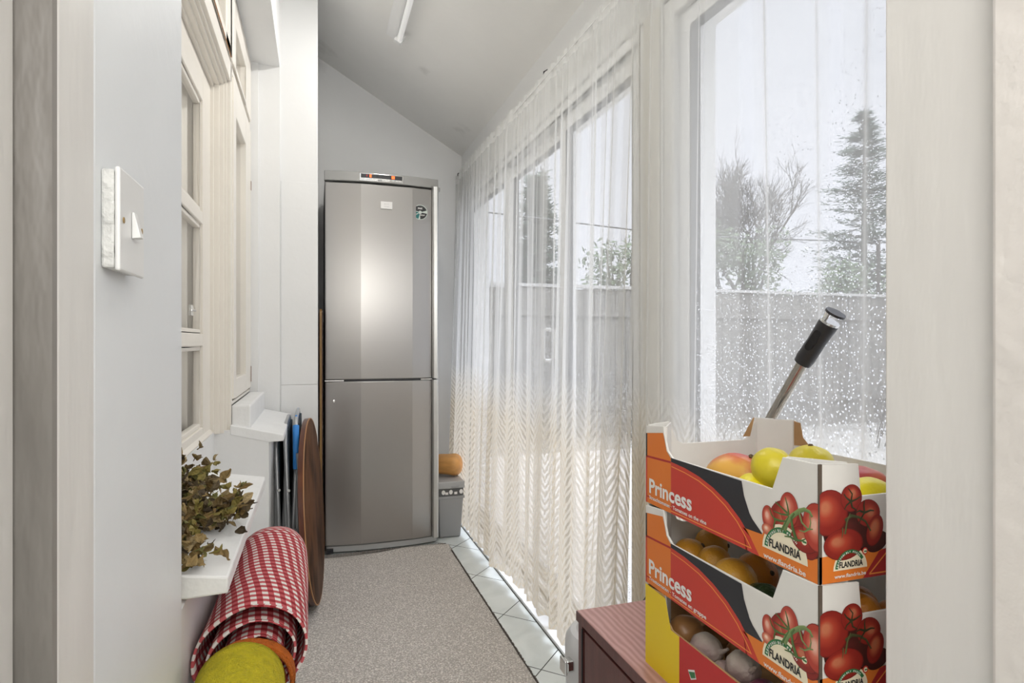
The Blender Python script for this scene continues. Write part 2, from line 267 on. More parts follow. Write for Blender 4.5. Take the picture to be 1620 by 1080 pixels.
# ------------------------------------------------------------------ mesh helpers
class MB:
    def __init__(s): s.v = []; s.f = []; s.mi = []; s.uv = None; s.col = None
    def add(s, vs, fs, mi=0, T=None):
        k = len(s.v)
        s.v += [tuple(T @ Vector(p)) if T else tuple(p) for p in vs]
        s.f += [[i+k for i in f] for f in fs]; s.mi += [mi]*len(fs); return s
    def box(s, x0, x1, y0, y1, z0, z1, mi=0, T=None):
        return s.add([(x0, y0, z0), (x1, y0, z0), (x1, y1, z0), (x0, y1, z0), (x0, y0, z1), (x1, y0, z1), (x1, y1, z1), (x0, y1, z1)],
                     [(0, 3, 2, 1), (4, 5, 6, 7), (0, 1, 5, 4), (1, 2, 6, 5), (2, 3, 7, 6), (3, 0, 4, 7)], mi, T)
    def prism(s, poly, h0, h1, axis='z', mi=0, T=None):
        """polygon (a,b) extruded along axis; x->(y,z), y->(x,z), z->(x,y)"""
        def P(a, b, h): return {'x': (h, a, b), 'y': (a, h, b), 'z': (a, b, h)}[axis]
        n = len(poly)
        return s.add([P(a, b, h0) for a, b in poly]+[P(a, b, h1) for a, b in poly],
                     [tuple(range(n))[::-1], tuple(range(n, 2*n))]+[(i, (i+1) % n, n+(i+1) % n, n+i) for i in range(n)], mi, T)
    def tube(s, pts, r, seg=10, mi=0, cap=True, T=None):
        pts = [Vector(p) for p in pts]; rs = r if isinstance(r, (list, tuple)) else [r]*len(pts)
        vs = []; fs = []; up = None
        for i, p in enumerate(pts):
            d = (pts[min(i+1, len(pts)-1)]-pts[max(i-1, 0)]).normalized()
            if up is None: up = d.orthogonal().normalized()
            up = (up-d*up.dot(d)); up = up.normalized() if up.length > 1e-6 else d.orthogonal().normalized()
            q = d.cross(up)
            for k in range(seg):
                a = 2*PI*k/seg; vs.append(p+(up*math.cos(a)+q*math.sin(a))*rs[i])
        for i in range(len(pts)-1):
            for k in range(seg): fs.append((i*seg+k, i*seg+(k+1) % seg, (i+1)*seg+(k+1) % seg, (i+1)*seg+k))
        if cap: fs.append(tuple(range(seg))[::-1]); fs.append(tuple((len(pts)-1)*seg+k for k in range(seg)))
        return s.add(vs, fs, mi, T)
    def lathe(s, prof, seg=32, mi=0, T=None, c=(0, 0)):
        vs = []; fs = []; n = len(prof)
        for k in range(seg):
            a = 2*PI*k/seg
            for r, z in prof: vs.append((c[0]+r*math.cos(a), c[1]+r*math.sin(a), z))
        for k in range(seg):
            for i in range(n-1): fs.append((k*n+i, ((k+1) % seg)*n+i, ((k+1) % seg)*n+i+1, k*n+i+1))
        return s.add(vs, fs, mi, T)
    def blob(s, c, r, fn=None, nu=20, nv=14, mi=0, T=None):
        vs = []; fs = []
        for j in range(nv+1):
            ph = PI*j/nv
            for i in range(nu):
                a = 2*PI*i/nu; d = Vector((math.sin(ph)*math.cos(a), math.sin(ph)*math.sin(a), math.cos(ph)))
                k = fn(d) if fn else 1
                vs.append((c[0]+d.x*r[0]*k, c[1]+d.y*r[1]*k, c[2]+d.z*r[2]*k))
        for j in range(nv):
            for i in range(nu): fs.append((j*nu+i, (j+1)*nu+i, (j+1)*nu+(i+1) % nu, j*nu+(i+1) % nu))
        return s.add(vs, fs, mi, T)
    def build(s, name, mats, parent=None, smooth=False, bevel=0, kind=None, angle=40, sub=0, solid=0):
        me = bpy.data.meshes.new(name); me.from_pydata(s.v, [], s.f); me.update()
        if not isinstance(mats, (list, tuple)): mats = [mats]
        for m in mats: me.materials.append(M[m] if isinstance(m, str) else m)
        me.polygons.foreach_set('material_index', s.mi)
        if s.uv:
            lay = me.uv_layers.new(name='UVMap')
            for lp in me.loops: lay.data[lp.index].uv = s.uv[lp.vertex_index]
        if s.col:
            at = me.color_attributes.new('Col', 'FLOAT_COLOR', 'POINT')
            for i, c in enumerate(s.col): at.data[i].color = (*c, 1)
        bm = bmesh.new(); bm.from_mesh(me)
        if not (s.uv or s.col): bmesh.ops.remove_doubles(bm, verts=bm.verts, dist=1e-6)
        if not s.col: bmesh.ops.recalc_face_normals(bm, faces=bm.faces)
        bm.to_mesh(me); bm.free()
        o = bpy.data.objects.new(name, me); COL.objects.link(o)
        if parent: o.parent = parent
        if smooth:
            me.polygons.foreach_set('use_smooth', [True]*len(me.polygons))
            if angle < 180: me.set_sharp_from_angle(angle=math.radians(angle))
        if bevel:
            b = o.modifiers.new('bevel', 'BEVEL'); b.width = bevel; b.segments = 2; b.limit_method = 'ANGLE'; b.angle_limit = math.radians(40)
        if solid: k = o.modifiers.new('solid', 'SOLIDIFY'); k.thickness = solid; k.offset = 0
        if sub: k = o.modifiers.new('sub', 'SUBSURF'); k.levels = sub; k.render_levels = sub
        if kind: o['kind'] = kind
        return o
def thing(name, label, cat, loc=(0, 0, 0), rz=0, group=None):
    o = bpy.data.objects.new(name, None); COL.objects.link(o); o.location = loc; o.rotation_euler = (0, 0, rz); o.empty_display_size = .05
    o['label'] = label; o['category'] = cat
    if group: o['group'] = group
    return o
def tag(o, label, cat, group=None):
    o['label'] = label; o['category'] = cat
    if group: o['group'] = group
    return o
def empty_struct(name, loc=(0, 0, 0)):
    o = bpy.data.objects.new(name, None); COL.objects.link(o); o.location = loc; o['kind'] = 'structure'; return o
def text_mb(mb, s, T, width=None, height=None, mi=0, bold=0, extrude=.0002, left=True):
    """lettering fitted to a width and cap height, placed by matrix T (text plane x right, y up)"""
    cu = bpy.data.curves.new('t', 'FONT'); cu.body = s; cu.offset = bold; cu.extrude = 0; cu.resolution_u = 3
    ob = bpy.data.objects.new('t', cu); COL.objects.link(ob)
    dg = bpy.context.evaluated_depsgraph_get(); me = bpy.data.meshes.new_from_object(ob.evaluated_get(dg))
    xs = [v.co.x for v in me.vertices]; ys = [v.co.y for v in me.vertices]
    x0, x1 = min(xs), max(xs); sx = width/(x1-x0) if width else None; sy = height/.70 if height else sx
    if not sx: sx = sy
    fs = [list(p.vertices) for p in me.polygons]
    mb.add([((v.co.x-x0)*sx, v.co.y*sy, 0) for v in me.vertices], fs, mi, T)
    bpy.data.objects.remove(ob); bpy.data.curves.remove(cu); bpy.data.meshes.remove(me)
def frame_T(o, ex, ey): # matrix with columns ex, ey, ex x ey at o
    ex = Vector(ex); ey = Vector(ey); ez = ex.cross(ey)
    return Matrix(((ex.x, ey.x, ez.x, o[0]), (ex.y, ey.y, ez.y, o[1]), (ex.z, ey.z, ez.z, o[2]), (0, 0, 0, 1)))
# =================================================================== SETTING
def ceil_z(x): return 2.34+.578*(.92-x)
MB().box(-.75, 1.02, -.6, 3.95, -.06, 0).build('floor', 'tiles', kind='structure')
MB().prism([(-.75, 0), (1.10, 0), (1.10, ceil_z(1.10)), (-.75, ceil_z(-.75))], 3.90, 4.0, 'y').build('wall_back', 'wall', kind='structure')
c = MB().prism([(-.75, ceil_z(-.75)), (1.25, ceil_z(1.25)), (1.25, ceil_z(1.25)+.1), (-.75, ceil_z(-.75)+.1)], .40, 4.0, 'y').build('ceiling', 'ceil', kind='structure')
# left wall: the old outside wall of the house, with a tall recess for windows and door
XO = -.16
w = MB()
w.prism([(-.65, 0), (XO-.002, 0), (XO-.002, .77), (-.28, .80), (-.65, .80)], .847, 1.48, 'y')
w.prism([(-.65, 0), (XO, 0), (XO, .76), (-.28, .80), (-.65, .80)], 2.30, 3.0, 'y')
w.box(-.65, -.335, 1.48, 2.30, 0, .795)
w.prism([(-.65, 2.38), (XO, 2.38), (XO, ceil_z(XO)+.05), (-.65, ceil_z(-.65)+.05)], .82, 3.0, 'y')
w.box(-.65, -.25, 2.96, 3.0, .79, 2.40)
w.prism([(-.25, .76), (-.25, 2.38), (XO, 2.38), (XO, .76)], 2.975, 3.0, 'y')
w.build('wall_left', 'wall', kind='structure')
w = MB(); w.prism([(-.65, 0), (.008, 0), (.008, ceil_z(.008)+.05), (-.65, ceil_z(-.65)+.05)], 3.0, 3.9, 'y')
w.build('wall_column', 'wall', kind='structure', bevel=.004)
w = MB(); w.box(-.002, .0095, 2.9995, 3.89, 0, 1.0).build('trim_4', 'wall', kind='structure') if False else None
w = MB(); w.box(XO+.004, .0085, 2.996, 3.0, .0, .905); w.build('trim_1', 'wall', kind='structure', bevel=.0015)
w = MB(); w.box(XO+.004, .0085, 2.9965, 3.0, .907, 1.86); w.build('trim_2', 'wall', kind='structure', bevel=.0015)
w = MB(); w.prism([(-.65, 0), (-.160, 0), (-.160, 3.1), (-.65, 3.3)], .53, .846, 'y'); w.build('wall_left', 'wall_cool', kind='structure', bevel=.004)
# doorway the camera looks through
w = MB(); w.box(-.40, -.159, .46, .5295, 0, 3.0); w.build('door_frame_left', 'jamb', kind='structure', bevel=.003)
w = MB(); w.prism([(-.159, .4598), (-.1605, .4565), (-.30, .4565), (-.30, .4598)], 0, 3.0, 'z'); w.build('trim_3', 'rebate', kind='structure')
w = MB(); w.box(-.40, -.1800, .30, .4560, 0, 3.0); w.build('trim_5', 'jamb', kind='structure', bevel=.003)
w = MB(); w.box(.594, .95, .383, .50, 0, 3.0); w.build('door_frame_right', 'jamb', kind='structure', bevel=.0025)
w = MB(); w.box(.580, .95, .20, .382, 0, 3.0); w.build('trim_6', mat('warm_jamb_paint', (.76, .72, .68), .4, bump=.3, bscale=25, var=.04, vscale=9), kind='structure', bevel=.004)
# strike plate at the very edge of the frame
t = thing('strike_plate', 'dark worn metal strike plate let into the white door frame at the left edge', 'strike plate', (-.1798, .432, .80))
MB().prism([(-.006, -.0), (-.0, .004), (0, .112), (-.006, .118), (-.020, .118), (-.020, 0)], 0, .0015, 'x').build('plate', mat('tarnished_steel', (.12, .115, .11), .5, metal=.6), t, bevel=.0004)
# the room behind the camera
w = MB(); w.box(-2.6, -.40, .40, .46, 0, 2.6); w.box(.95, 2.0, .40, .46, 0, 2.6); w.box(-2.66, -2.6, -2.6, .46, 0, 2.6); w.box(2.0, 2.06, -2.6, .46, 0, 2.6); w.box(-2.6, 2.0, -2.66, -2.6, 0, 2.6)
w.build('wall_near_room', 'wall', kind='structure')
MB().box(-2.66, 2.06, -2.66, .40, 2.6, 2.7).build('ceiling_near_room', 'ceil', kind='structure')
MB().box(-2.66, 2.06, -2.66, -.601, -.06, 0).build('floor_near_room', 'jamb', kind='structure')
# skirting tile strip and track on the window side
MB().box(.832, .90, .50, 3.9, 0, .012).build('trim_7', 'upvc', kind='structure', bevel=.002)
MB().box(.90, .99, .50, 3.9, 0, .03).build('trim_8', 'upvc', kind='structure', bevel=.003)
w = MB(); w.box(.915, .93, .55, 3.88, .03, .034); w.box(.945, .96, .55, 3.88, .03, .034); w.build('trim_9', 'dark', kind='structure')
# window wall
w = MB()
w.box(.92, 1.10, .42, 3.9, 2.055, ceil_z(.92)+.06)
w.box(.92, 1.10, 1.468, 1.56, 0, 2.06)
w.box(.92, 1.10, 3.86, 3.9, 0, 2.06)
w.box(.92, 1.10, .42, .56, 0, 2.06)
w.build('wall_right', 'wall', kind='structure', bevel=.003)
MB().box(.912, .9195, 1.475, 1.555, .03, 2.05).build('trim_10', 'pier', kind='structure', bevel=.002)
def rect_frame(mb, x0, x1, y0, y1, z0, z1, s, mi=0, zs=None):
    zs = zs or s
    mb.box(x0, x1, y0, y0+s, z0, z1, mi); mb.box(x0, x1, y1-s, y1, z0, z1, mi); mb.box(x0, x1, y0+s, y1-s, z0, z0+zs, mi); mb.box(x0, x1, y0+s, y1-s, z1-zs, z1, mi)
# sliding doors: outer frame, three sashes
D = empty_struct('door_1', (0, 0, 0))
f = MB(); rect_frame(f, .925, 1.01, 1.562, 3.858, .03, 2.05, .035); f.build('frame', 'upvc', D, bevel=.003)
g = MB(); g.box(.9235, .926, 1.60, 3.82, 2.004, 2.010); g.build('gasket', 'gasket', D)
for i, (y0, y1, dx) in enumerate(((1.60, 2.25, 0), (2.20, 2.98, .022), (2.93, 3.82, .0))):
    f = MB(); rect_frame(f, .938+dx, .966+dx, y0, y1, .036, 2.003, .062); f.build('sash', 'upvc', D, bevel=.003)
    g = MB(); rect_frame(g, .9375+dx, .9665+dx, y0+.061, y1-.061, .097, 1.943, .006); g.build('gasket', mat('grey_seal', (.22, .22, .22), .6) if i == 0 else bpy.data.materials['grey_seal'], D)
    MB().box(.951+dx, .955+dx, y0+.06, y1-.06, .097, 1.943).build('pane', 'glass', D)
def pull(y, dx, side):
    p = [(.938+dx, y, 1.03), (.915+dx, y, 1.03), (.905+dx, y, 1.04), (.905+dx, y, 1.15), (.915+dx, y, 1.16), (.938+dx, y, 1.16)]
    MB().tube(p, .007, 8).build('door_handle', 'steel' if side else 'upvc', D, smooth=True)
pull(2.235-.012, 0, 0); pull(2.35, .0, 0)
W = empty_struct('window_1')
f = MB(); rect_frame(f, .925, 1.01, .562, 1.466, .03, 2.05, .05); f.build('frame', 'upvc', W, bevel=.003)
f = MB(); rect_frame(f, .940, .968, .615, 1.413, .083, 1.997, .05); f.build('sash', 'upvc', W, bevel=.003)
g = MB(); rect_frame(g, .9395, .9685, .664, 1.364, .132, 1.948, .006); g.build('gasket', bpy.data.materials['grey_seal'], W)
MB().box(.952, .956, .66, 1.37, .13, 1.95).build('pane', 'glass', W)
# old house windows and door on the left, cream gloss
def sash_pane(P, x, y0, y1, z0, z1, t=.003):
    MB().box(x-t, x, y0, y1, z0, z1).build('pane', 'pane', P)
W = empty_struct('window_2')          # far side window and the transom above it
f = MB()
rect_frame(f, -.345, -.285, 2.335, 2.958, .885, 2.375, .012)
f.box(-.345, -.285, 2.335, 2.96, 2.065, 2.09)
for z0, z1 in ((.905, 2.055), (2.10, 2.365)):
    lo = .07 if z0 < 1 else .02
    f.box(-.33, -.279, 2.347, 2.412, z0, z1); f.box(-.33, -.279, 2.735, 2.94, z0, z1)
    f.box(-.33, -.279, 2.412, 2.735, z0, z0+lo); f.box(-.33, -.279, 2.412, 2.735, z1-(.12 if z0 < 1 else .105), z1)
f.build('frame', 'cream', W, bevel=.003)
sash_pane(W, -.30, 2.40, 2.75, .96, 1.95); sash_pane(W, -.30, 2.40, 2.75, 2.11, 2.28)
MB().box(-.2785, -.277, 2.925, 2.937, .93, 1.0).build('hinge', mat('flaked_hinge', (.25, .13, .08), .7), W); MB().box(-.2785, -.277, 2.925, 2.937, 1.79, 1.83).build('hinge', bpy.data.materials['flaked_hinge'], W)
W = empty_struct('window_3')          # near side window, beside the switch wall
f = MB(); rect_frame(f, -.345, -.285, .88, 1.47, .80, 2.375, .05); f.box(-.345, -.285, .93, 1.42, 2.04, 2.09); f.build('frame', 'cream', W, bevel=.003)
sash_pane(W, -.30, .93, 1.42, .85, 2.04); sash_pane(W, -.30, .93, 1.42, 2.09, 2.33)
Dn = empty_struct('door_2')
f = MB()
for y0, y1, sg in ((2.285, 2.335, 1), (1.47, 1.52, -1)):     # jambs: stepped mouldings
    for k, (xa, ins) in enumerate(((-.285, 0), (-.296, .010), (-.305, .016), (-.318, .024), (-.335, .032))):
        if sg > 0: f.box(-.40, xa, y0+.03-ins*1.0, y1, .79, 2.375)
        else: f.box(-.40, xa, y0, y1-.03+ins, .79, 2.375)
for k, (xa, ins) in enumerate(((-.285, 0), (-.296, .010), (-.305, .018), (-.318, .026), (-.335, .036))):
    f.box(-.40, xa, 1.47, 2.33, 2.025-ins, 2.09)
f.build('frame', 'cream', Dn, bevel=.0015)
f = MB(); rect_frame(f, -.33, -.279, 1.53, 2.30, 2.095, 2.372, .035); f.box(-.33, -.279, 2.16, 2.335, 2.095, 2.372); f.build('transom', 'cream', Dn, bevel=.003)
MB().box(-.281, -.2785, 1.53, 2.28, 2.094, 2.0975).build('rust_gap', mat('rusty_gap', (.30, .13, .03), .9, var=.8, vscale=40), Dn)
sash_pane(Dn, -.30, 1.56, 2.17, 2.12, 2.34)
lf = MB()
for z in ((.80, .835), (1.095, 1.135), (1.485, 1.525), (1.88, 1.985)): lf.box(-.375, -.345, 1.60, 2.14, *z)
lf.box(-.375, -.345, 2.14, 2.284, .80, 1.985); lf.box(-.375, -.345, 1.525, 1.60, .80, 1.985)
for z0, z1 in ((.835, 1.095), (1.135, 1.485), (1.525, 1.88)): rect_frame(lf, -.372, -.352, 1.60, 2.14, z0, z1, .014)
lf.build('sash', 'cream', Dn, bevel=.003)
sash_pane(Dn, -.362, 1.60, 2.14, .83, 1.885)
st = MB(); st.box(-.346, -.3405, 1.92, 1.955, 1.185, 1.215); st.tube([(-.342, 1.925, 1.20), (-.338, 1.965, 1.20)], .004, 8); st.build('latch', 'steel', Dn)
MB().prism([(-.375, .795), (-.336, .795), (-.336, .80), (-.345, .812), (-.375, .812)], 1.50, 2.27, 'y').build('cill', 'cream', Dn, bevel=.002)
# sills
def sill(n, y0, y1, xe, zt, zi):
    s = MB(); s.prism([(-.285, zi), (xe, zt), (xe, zt-.022), (XO-.001, zt-.024), (-.285, zi-.034)], y0, y1, 'y')
    return s.build(n, 'sill', kind='structure', bevel=.003)
sill('sill_near', .868, 1.485, -.11, .800, .829); sill('sill_far', 2.297, 2.955, -.11, .776, .818)
MB().box(-.285, -.222, 2.33, 2.93, .79, .884).build('trim_11', 'sill', kind='structure', bevel=.006)
# curtains and dim room behind the old windows
def wavy(name, x, y0, y1, z0, z1, amp, lab):
    m = MB(); n = 160; m.v = [(x+amp*math.sin(2*PI*(i/n)*(y1-y0)/.045)*(.6+.4*math.sin(i*.37)), y0+(y1-y0)*i/n, z) for z in (z0, z1) for i in range(n+1)]
    m.f = [(i, i+1, n+2+i, n+1+i) for i in range(n)]; m.mi = [0]*n
    return tag(m.build(name, 'inner_net', smooth=True, angle=180, solid=.001), lab, 'curtain')
wavy('room_curtain', -.392, 1.50, 2.28, .80, 2.36, .010, 'pleated cream curtain behind the glazed door')
wavy('room_curtain', -.356, 2.36, 2.93, .90, 2.36, .008, 'pleated cream curtain behind the narrow far window')
wavy('room_curtain', -.40, .90, 1.46, .84, 2.36, .012, 'pleated cream curtain behind the near window beside the switch wall')
MB().box(-.65, -.64, .80, 3.0, .5, 2.6).build('wall_house', 'cream', kind='structure')
# =================================================================== fixtures
t = thing('light_switch', 'white square light switch on the near left wall', 'light switch', (-.160, .5795, 1.207))
Y0, Y1, Z0, Z1 = -.035, .035, -.040, .040
MB().box(.0, .0095, Y0+.001, Y1-.002, Z0+.001, Z1-.001).build('back_box', 'switchbox', t, bevel=.002)
MB().box(.0097, .0135, Y0, Y1, Z0-.001, Z1+.001).build('faceplate', 'switch', t, bevel=.0015)
MB().prism([(.0137, -.011), (.0205, -.010), (.0155, .011), (.0137, .011)], -.0045, .0045, 'y').build('rocker', 'switch', t, bevel=.0005)
for y in (-.026, .026):
    MB().lathe([(0, .0006), (.0024, .0004), (.0026, 0), (0, 0)], 14, T=Matrix.Translation((.0137, y, 0)) @ Matrix.Rotation(PI/2, 4, 'Y')).build('screw', 'brass', t)
# ceiling batten lamp following the slope
sl = math.atan(.578)
t = thing('ceiling_batten_light', 'white fluorescent batten light fixed along the sloping ceiling', 'ceiling light', (.375, 1.5, ceil_z(.375)))
t.rotation_euler = (0, sl, 0)
MB().prism([(-.032, 0), (.032, 0), (.026, -.055), (-.026, -.055)], 0, 1.50, 'y').build('body', 'upvc', t, bevel=.006)
tubem = bpy.data.materials.new('lit_tube'); tubem.use_nodes = True; q_ = tubem.node_tree.nodes['Principled BSDF']; q_.inputs['Emission Color'].default_value = (1, .985, .95, 1); q_.inputs['Emission Strength'].default_value = .12
MB().tube([(.046, .03, -.052), (.046, 1.47, -.052)], .013, 16).build('tube', tubem, t, smooth=True)
bl_ = area('batten_fill_light', (0, 0, 0), (0, 0, 0), .05, 1.4, 4.2, (1, .985, .96)); bl_.parent = t; bl_.location = (.046, .75, -.072)  # tube glow and this fill light are added to brighten the passage
for y in (.012, 1.46): MB().box(.022, .062, y, y+.03, -.068, -.022).build('lamp_holder', 'upvc', t, bevel=.004)
# =================================================================== fridge
t = thing('fridge_freezer', 'tall stainless steel fridge freezer standing at the end of the passage', 'fridge freezer', (.04, 3.235, 0))
FW = .598
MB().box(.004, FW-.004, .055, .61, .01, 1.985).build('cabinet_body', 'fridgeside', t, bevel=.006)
def bow(x): # gentle convex front
    u = x/FW
    return .026-.032*(1-((2*u-1)**2))
def slabz(name, x0, x1, z0, z1, m, y1=.055, inset=0, facet=None, bevel=.003, dy=0):
    xs = facet or [x0+(x1-x0)*i/24 for i in range(25)]
    poly = [(x, bow(x)+inset+dy) for x in xs]+[(x1, y1), (x0, y1)]
    return MB().prism(poly, z0, z1, 'z').build(name, m, t, bevel=bevel, smooth=True, angle=25 if not facet else 2)
slabz('control_panel', .0, FW, 1.948, 1.998, 'fridgegrey')
FC = [.0, .185, .455, .535, .560]
FC = [.004, .012, .185, .452, .530, .560]  # flat facets shaped to break the door's reflection into tonal bands
up = slabz('fridge_door', .004, .560, .912, 1.938, 'fridge', facet=FC); lo = slabz('freezer_door', .004, .560, .048, .900, 'fridge', facet=FC)
slabz('kickplate', .01, .59, .012, .042, mat('kickplate_grey', (.45, .45, .44), .4), inset=.012)
slabz('gap_trim', .004, .56, .900, .912, 'dark', inset=.008, bevel=0)
MB().box(.003, .562, .0165, .020, .9025, .909).build('gap_strip', 'steel', t)
for z0, z1 in ((.045, .902), (.910, 1.950)): # handle strip down the opening side
    MB().prism([(.562, .0), (.566, -.012), (.586, -.014), (.594, -.004), (.594, .055), (.562, .055)], z0, z1, 'z').build('handle_strip', mat('pale_handle_metal', (.62, .62, .60), .32, metal=.75) if z0 < .5 else bpy.data.materials['pale_handle_metal'], t, smooth=True, bevel=.002)
for z0, z1 in ((.050, .900), (.912, 1.936)): # raised lines added along the edges of the door's reflection bands
    for x in (.185, .452):
        m_ = MB().box(x-.0012, x+.0012, bow(x)-.0006, bow(x)+.003, z0, z1); m_.build('reflection_band_line', 'fridge', t)
dp = MB().prism([(x, bow(x)-.004) for x in (.175, .25, .33, .405)]+[(.405, .02), (.175, .02)], 1.951, 1.992, 'z').build('display', 'steel', t, bevel=.002)
MB().prism([(x, bow(x)-.0055) for x in (.183, .25, .33, .397)]+[(.397, .0), (.183, .0)], 1.968, 1.988, 'z').build('display_window', 'dark', dp)
led = bpy.data.materials.new('orange_digits'); led.use_nodes = True; e = led.node_tree.nodes['Principled BSDF']; e.inputs['Base Color'].default_value = (.8, .1, .02, 1); e.inputs['Emission Color'].default_value = (1, .12, .02, 1); e.inputs['Emission Strength'].default_value = .9
for x, w_ in ((.232, .010), (.349, .016)):
    MB().box(x-w_/2, x+w_/2, bow(x)-.0065, bow(x)-.005, 1.971, 1.986).build('lit_digits', led, dp)
MB().box(.210, .216, bow(.213)-.0065, bow(.213)-.005, 1.974, 1.984).build('warning_light', mat('dull_red', (.35, .02, .03), .4), dp)
for x in (.192, .216, .236, .256, .307, .328, .348, .368, .386):
    MB().box(x-.0075, x+.0075, bow(x)-.0062, bow(x)-.003, 1.9595, 1.9635).build('button', 'p_white', dp)
MB().box(.270, .292, bow(.28)-.0062, bow(.28)-.003, 1.955, 1.963).build('button', 'binlid', dp)
tx = MB(); text_mb(tx, 'THERM', frame_T((.545, bow(.56)-.0006, 1.953), (1, 0, 0), (0, 0, 1)), width=.026, height=.004); tx.build('lettering', 'p_ink', t)
# notices on the door
MB().box(.285, .345, bow(.315)-.0010, bow(.315)+.002, 1.812, 1.850).build('paper_label', 'p_white', up)
tx = MB(); text_mb(tx, 'A+++', frame_T((.302, bow(.315)-.0026, 1.834), (1, 0, 0), (0, 0, 1)), width=.026, height=.006); text_mb(tx, 'energy', frame_T((.302, bow(.315)-.0026, 1.822), (1, 0, 0), (0, 0, 1)), width=.026, height=.004); tx.build('label_print', 'binlid', up)
s = MB(); T0 = Matrix.Translation((.495, bow(.495)-.0010, 1.808)) @ Matrix.Rotation(PI/2, 4, 'X')
s.lathe([(0, .001), (.040, .001), (.041, 0), (0, 0)], 36, 0, T0); st_ = s.build('round_sticker', mat('sticker_green_white', (.55, .60, .55), .4), up)
s = MB()
def disc_seg(mb, r0, r1, a0, a1, z, T, mi=0, n=12):
    vs = [(r*math.cos(a0+(a1-a0)*i/n), r*math.sin(a0+(a1-a0)*i/n), z) for r in (r0, r1) for i in range(n+1)]
    mb.add(vs, [(i, i+1, n+2+i, n+1+i) for i in range(n)], mi, T)
Rz = Matrix.Rotation
for a0, a1, mi in ((.1*PI, .9*PI, 0), (.98*PI, 1.12*PI, 1), (1.2*PI, 1.42*PI, 1), (1.5*PI, 1.95*PI, 0)): disc_seg(s, .009, .037, a0, a1, .0016, T0, mi)
s.build('sticker_print', ['p_ink', mat('teal_ink', (.01, .14, .13), .4)], st_)
tx = MB(); text_mb(tx, 'FREE', T0 @ Matrix.Translation((-.012, .017, .0022)), width=.024, height=.008, bold=.03); tx.build('sticker_lettering', 'p_white', st_); tx = MB(); text_mb(tx, 'FROST', T0 @ Matrix.Translation((.002, -.018, .0022)), width=.024, height=.006, bold=.03); tx.build('sticker_lettering', 'p_white', st_)
MB().lathe([(0, .006), (.007, .005), (.009, 0), (0, 0)], 16, T=Matrix.Translation((.048, bow(.048)+.001, .80)) @ Matrix.Rotation(PI/2, 4, 'X')).build('lock_knob', 'steel', lo, smooth=True)
MB().box(.565, .602, -.004, .03, 1.926, 1.948).build('hinge', 'fridgegrey', t, bevel=.003)
MB().box(.012, .045, .006, .05, .013, .032).build('foot', 'dark', t)
# =================================================================== bin and squash
t = thing('storage_bin', 'grey lidded plastic bin in the corner beside the fridge', 'bin', (.722, 3.47, 0))
t.scale = (.82, 1, 1)
MB().add([(-.075, -.13, 0), (.075, -.13, 0), (.075, .13, 0), (-.075, .13, 0), (-.09, -.15, .235), (.09, -.15, .235), (.09, .15, .235), (-.09, .15, .235)],
         [(0, 3, 2, 1), (4, 5, 6, 7), (0, 1, 5, 4), (1, 2, 6, 5), (2, 3, 7, 6), (3, 0, 4, 7)]).build('body', 'bin', t, bevel=.012)
MB().box(-.095, .095, -.155, .155, .225, .240).build('rim', 'bin', t, bevel=.003)
MB().box(-.088, .088, -.148, .15, .240, .282).build('band', 'fridgeside', t, bevel=.002)
l_ = MB().box(-.095, .095, -.156, .156, .283, .322).build('lid', 'binlid', t, bevel=.005)
MB().box(.0, .055, -.162, -.154, .290, .296).build('lid_handle', 'bin', l_, bevel=.002)
for x in (-.052, .0, .072):
    MB().lathe([(0, .002), (.012, .002), (.013, 0), (0, 0)], 18, T=Matrix.Translation((x, -.148, .262)) @ Matrix.Rotation(PI/2, 4, 'X')).build('round_mark', 'p_white', t)
for x in (-.028, .035): MB().box(x-.011, x+.009, -.1500, -.1478, .249, .262).build('square_mark', 'p_white', t)
sq = MB(); pts = []; 
prof = [(-.135, .004), (-.132, .028), (-.12, .046), (-.09, .056), (-.05, .060), (-.01, .061), (.03, .062), (.07, .067), (.10, .063), (.125, .045), (.135, .022), (.137, .004)]
n = 32; vs = []; fs = []
for x, r in prof:
    for k in range(n):
        a = 2*PI*k/n; rr = r*(1+.035*math.cos(5*a)); vs.append((x, rr*math.cos(a), rr*math.sin(a)))
for i in range(len(prof)-1):
    for k in range(n): fs.append((i*n+k, i*n+(k+1) % n, (i+1)*n+(k+1) % n, (i+1)*n+k))
fs += [tuple(range(n)), tuple((len(prof)-1)*n+k for k in range(n))]
t = thing('butternut_squash', 'orange butternut squash lying on the grey bin beside the fridge', 'squash', (.728, 3.475, .388), -.5)
t.scale = (.70, .98, .98)
MB().add(vs, fs).build('flesh', 'pumpkin', t, smooth=True, angle=180, sub=1)
MB().tube([(-.132, 0, 0), (-.150, .0, .004)], [.012, .009], 8).build('stem', 'cardboard', t, smooth=True)
# =================================================================== rug
rw = MB(); nx, ny = 36, 90
random.seed(4)
def rugz(x, y): return .008+.003*noise.noise(Vector((x*5, y*3, 0)))*(1 if y > 2.9 else .4)+(.014*math.exp(-((y-3.165+.03*math.sin(x*9))/.03)**2))*(1 if x > .22 else .35)
rv = []
for j in range(ny+1):
    for i in range(nx+1):
        x = -.088+.768*i/nx; y = 1.60+1.60*j/ny; x += .002*math.sin(y*37)+.0015*math.sin(y*91)
        rv.append((x, y, rugz(x, y)))
rw.add(rv, [(j*(nx+1)+i, j*(nx+1)+i+1, (j+1)*(nx+1)+i+1, (j+1)*(nx+1)+i) for j in range(ny) for i in range(nx)])
t = thing('rug', 'long beige woven rug lying along the tiled passage floor', 'rug', (0, 0, 0))
o = rw.build('weave', 'rug', t, smooth=True, angle=180); k = o.modifiers.new('s', 'SOLIDIFY'); k.thickness = .006; k.offset = -1
fr = MB(); random.seed(7)
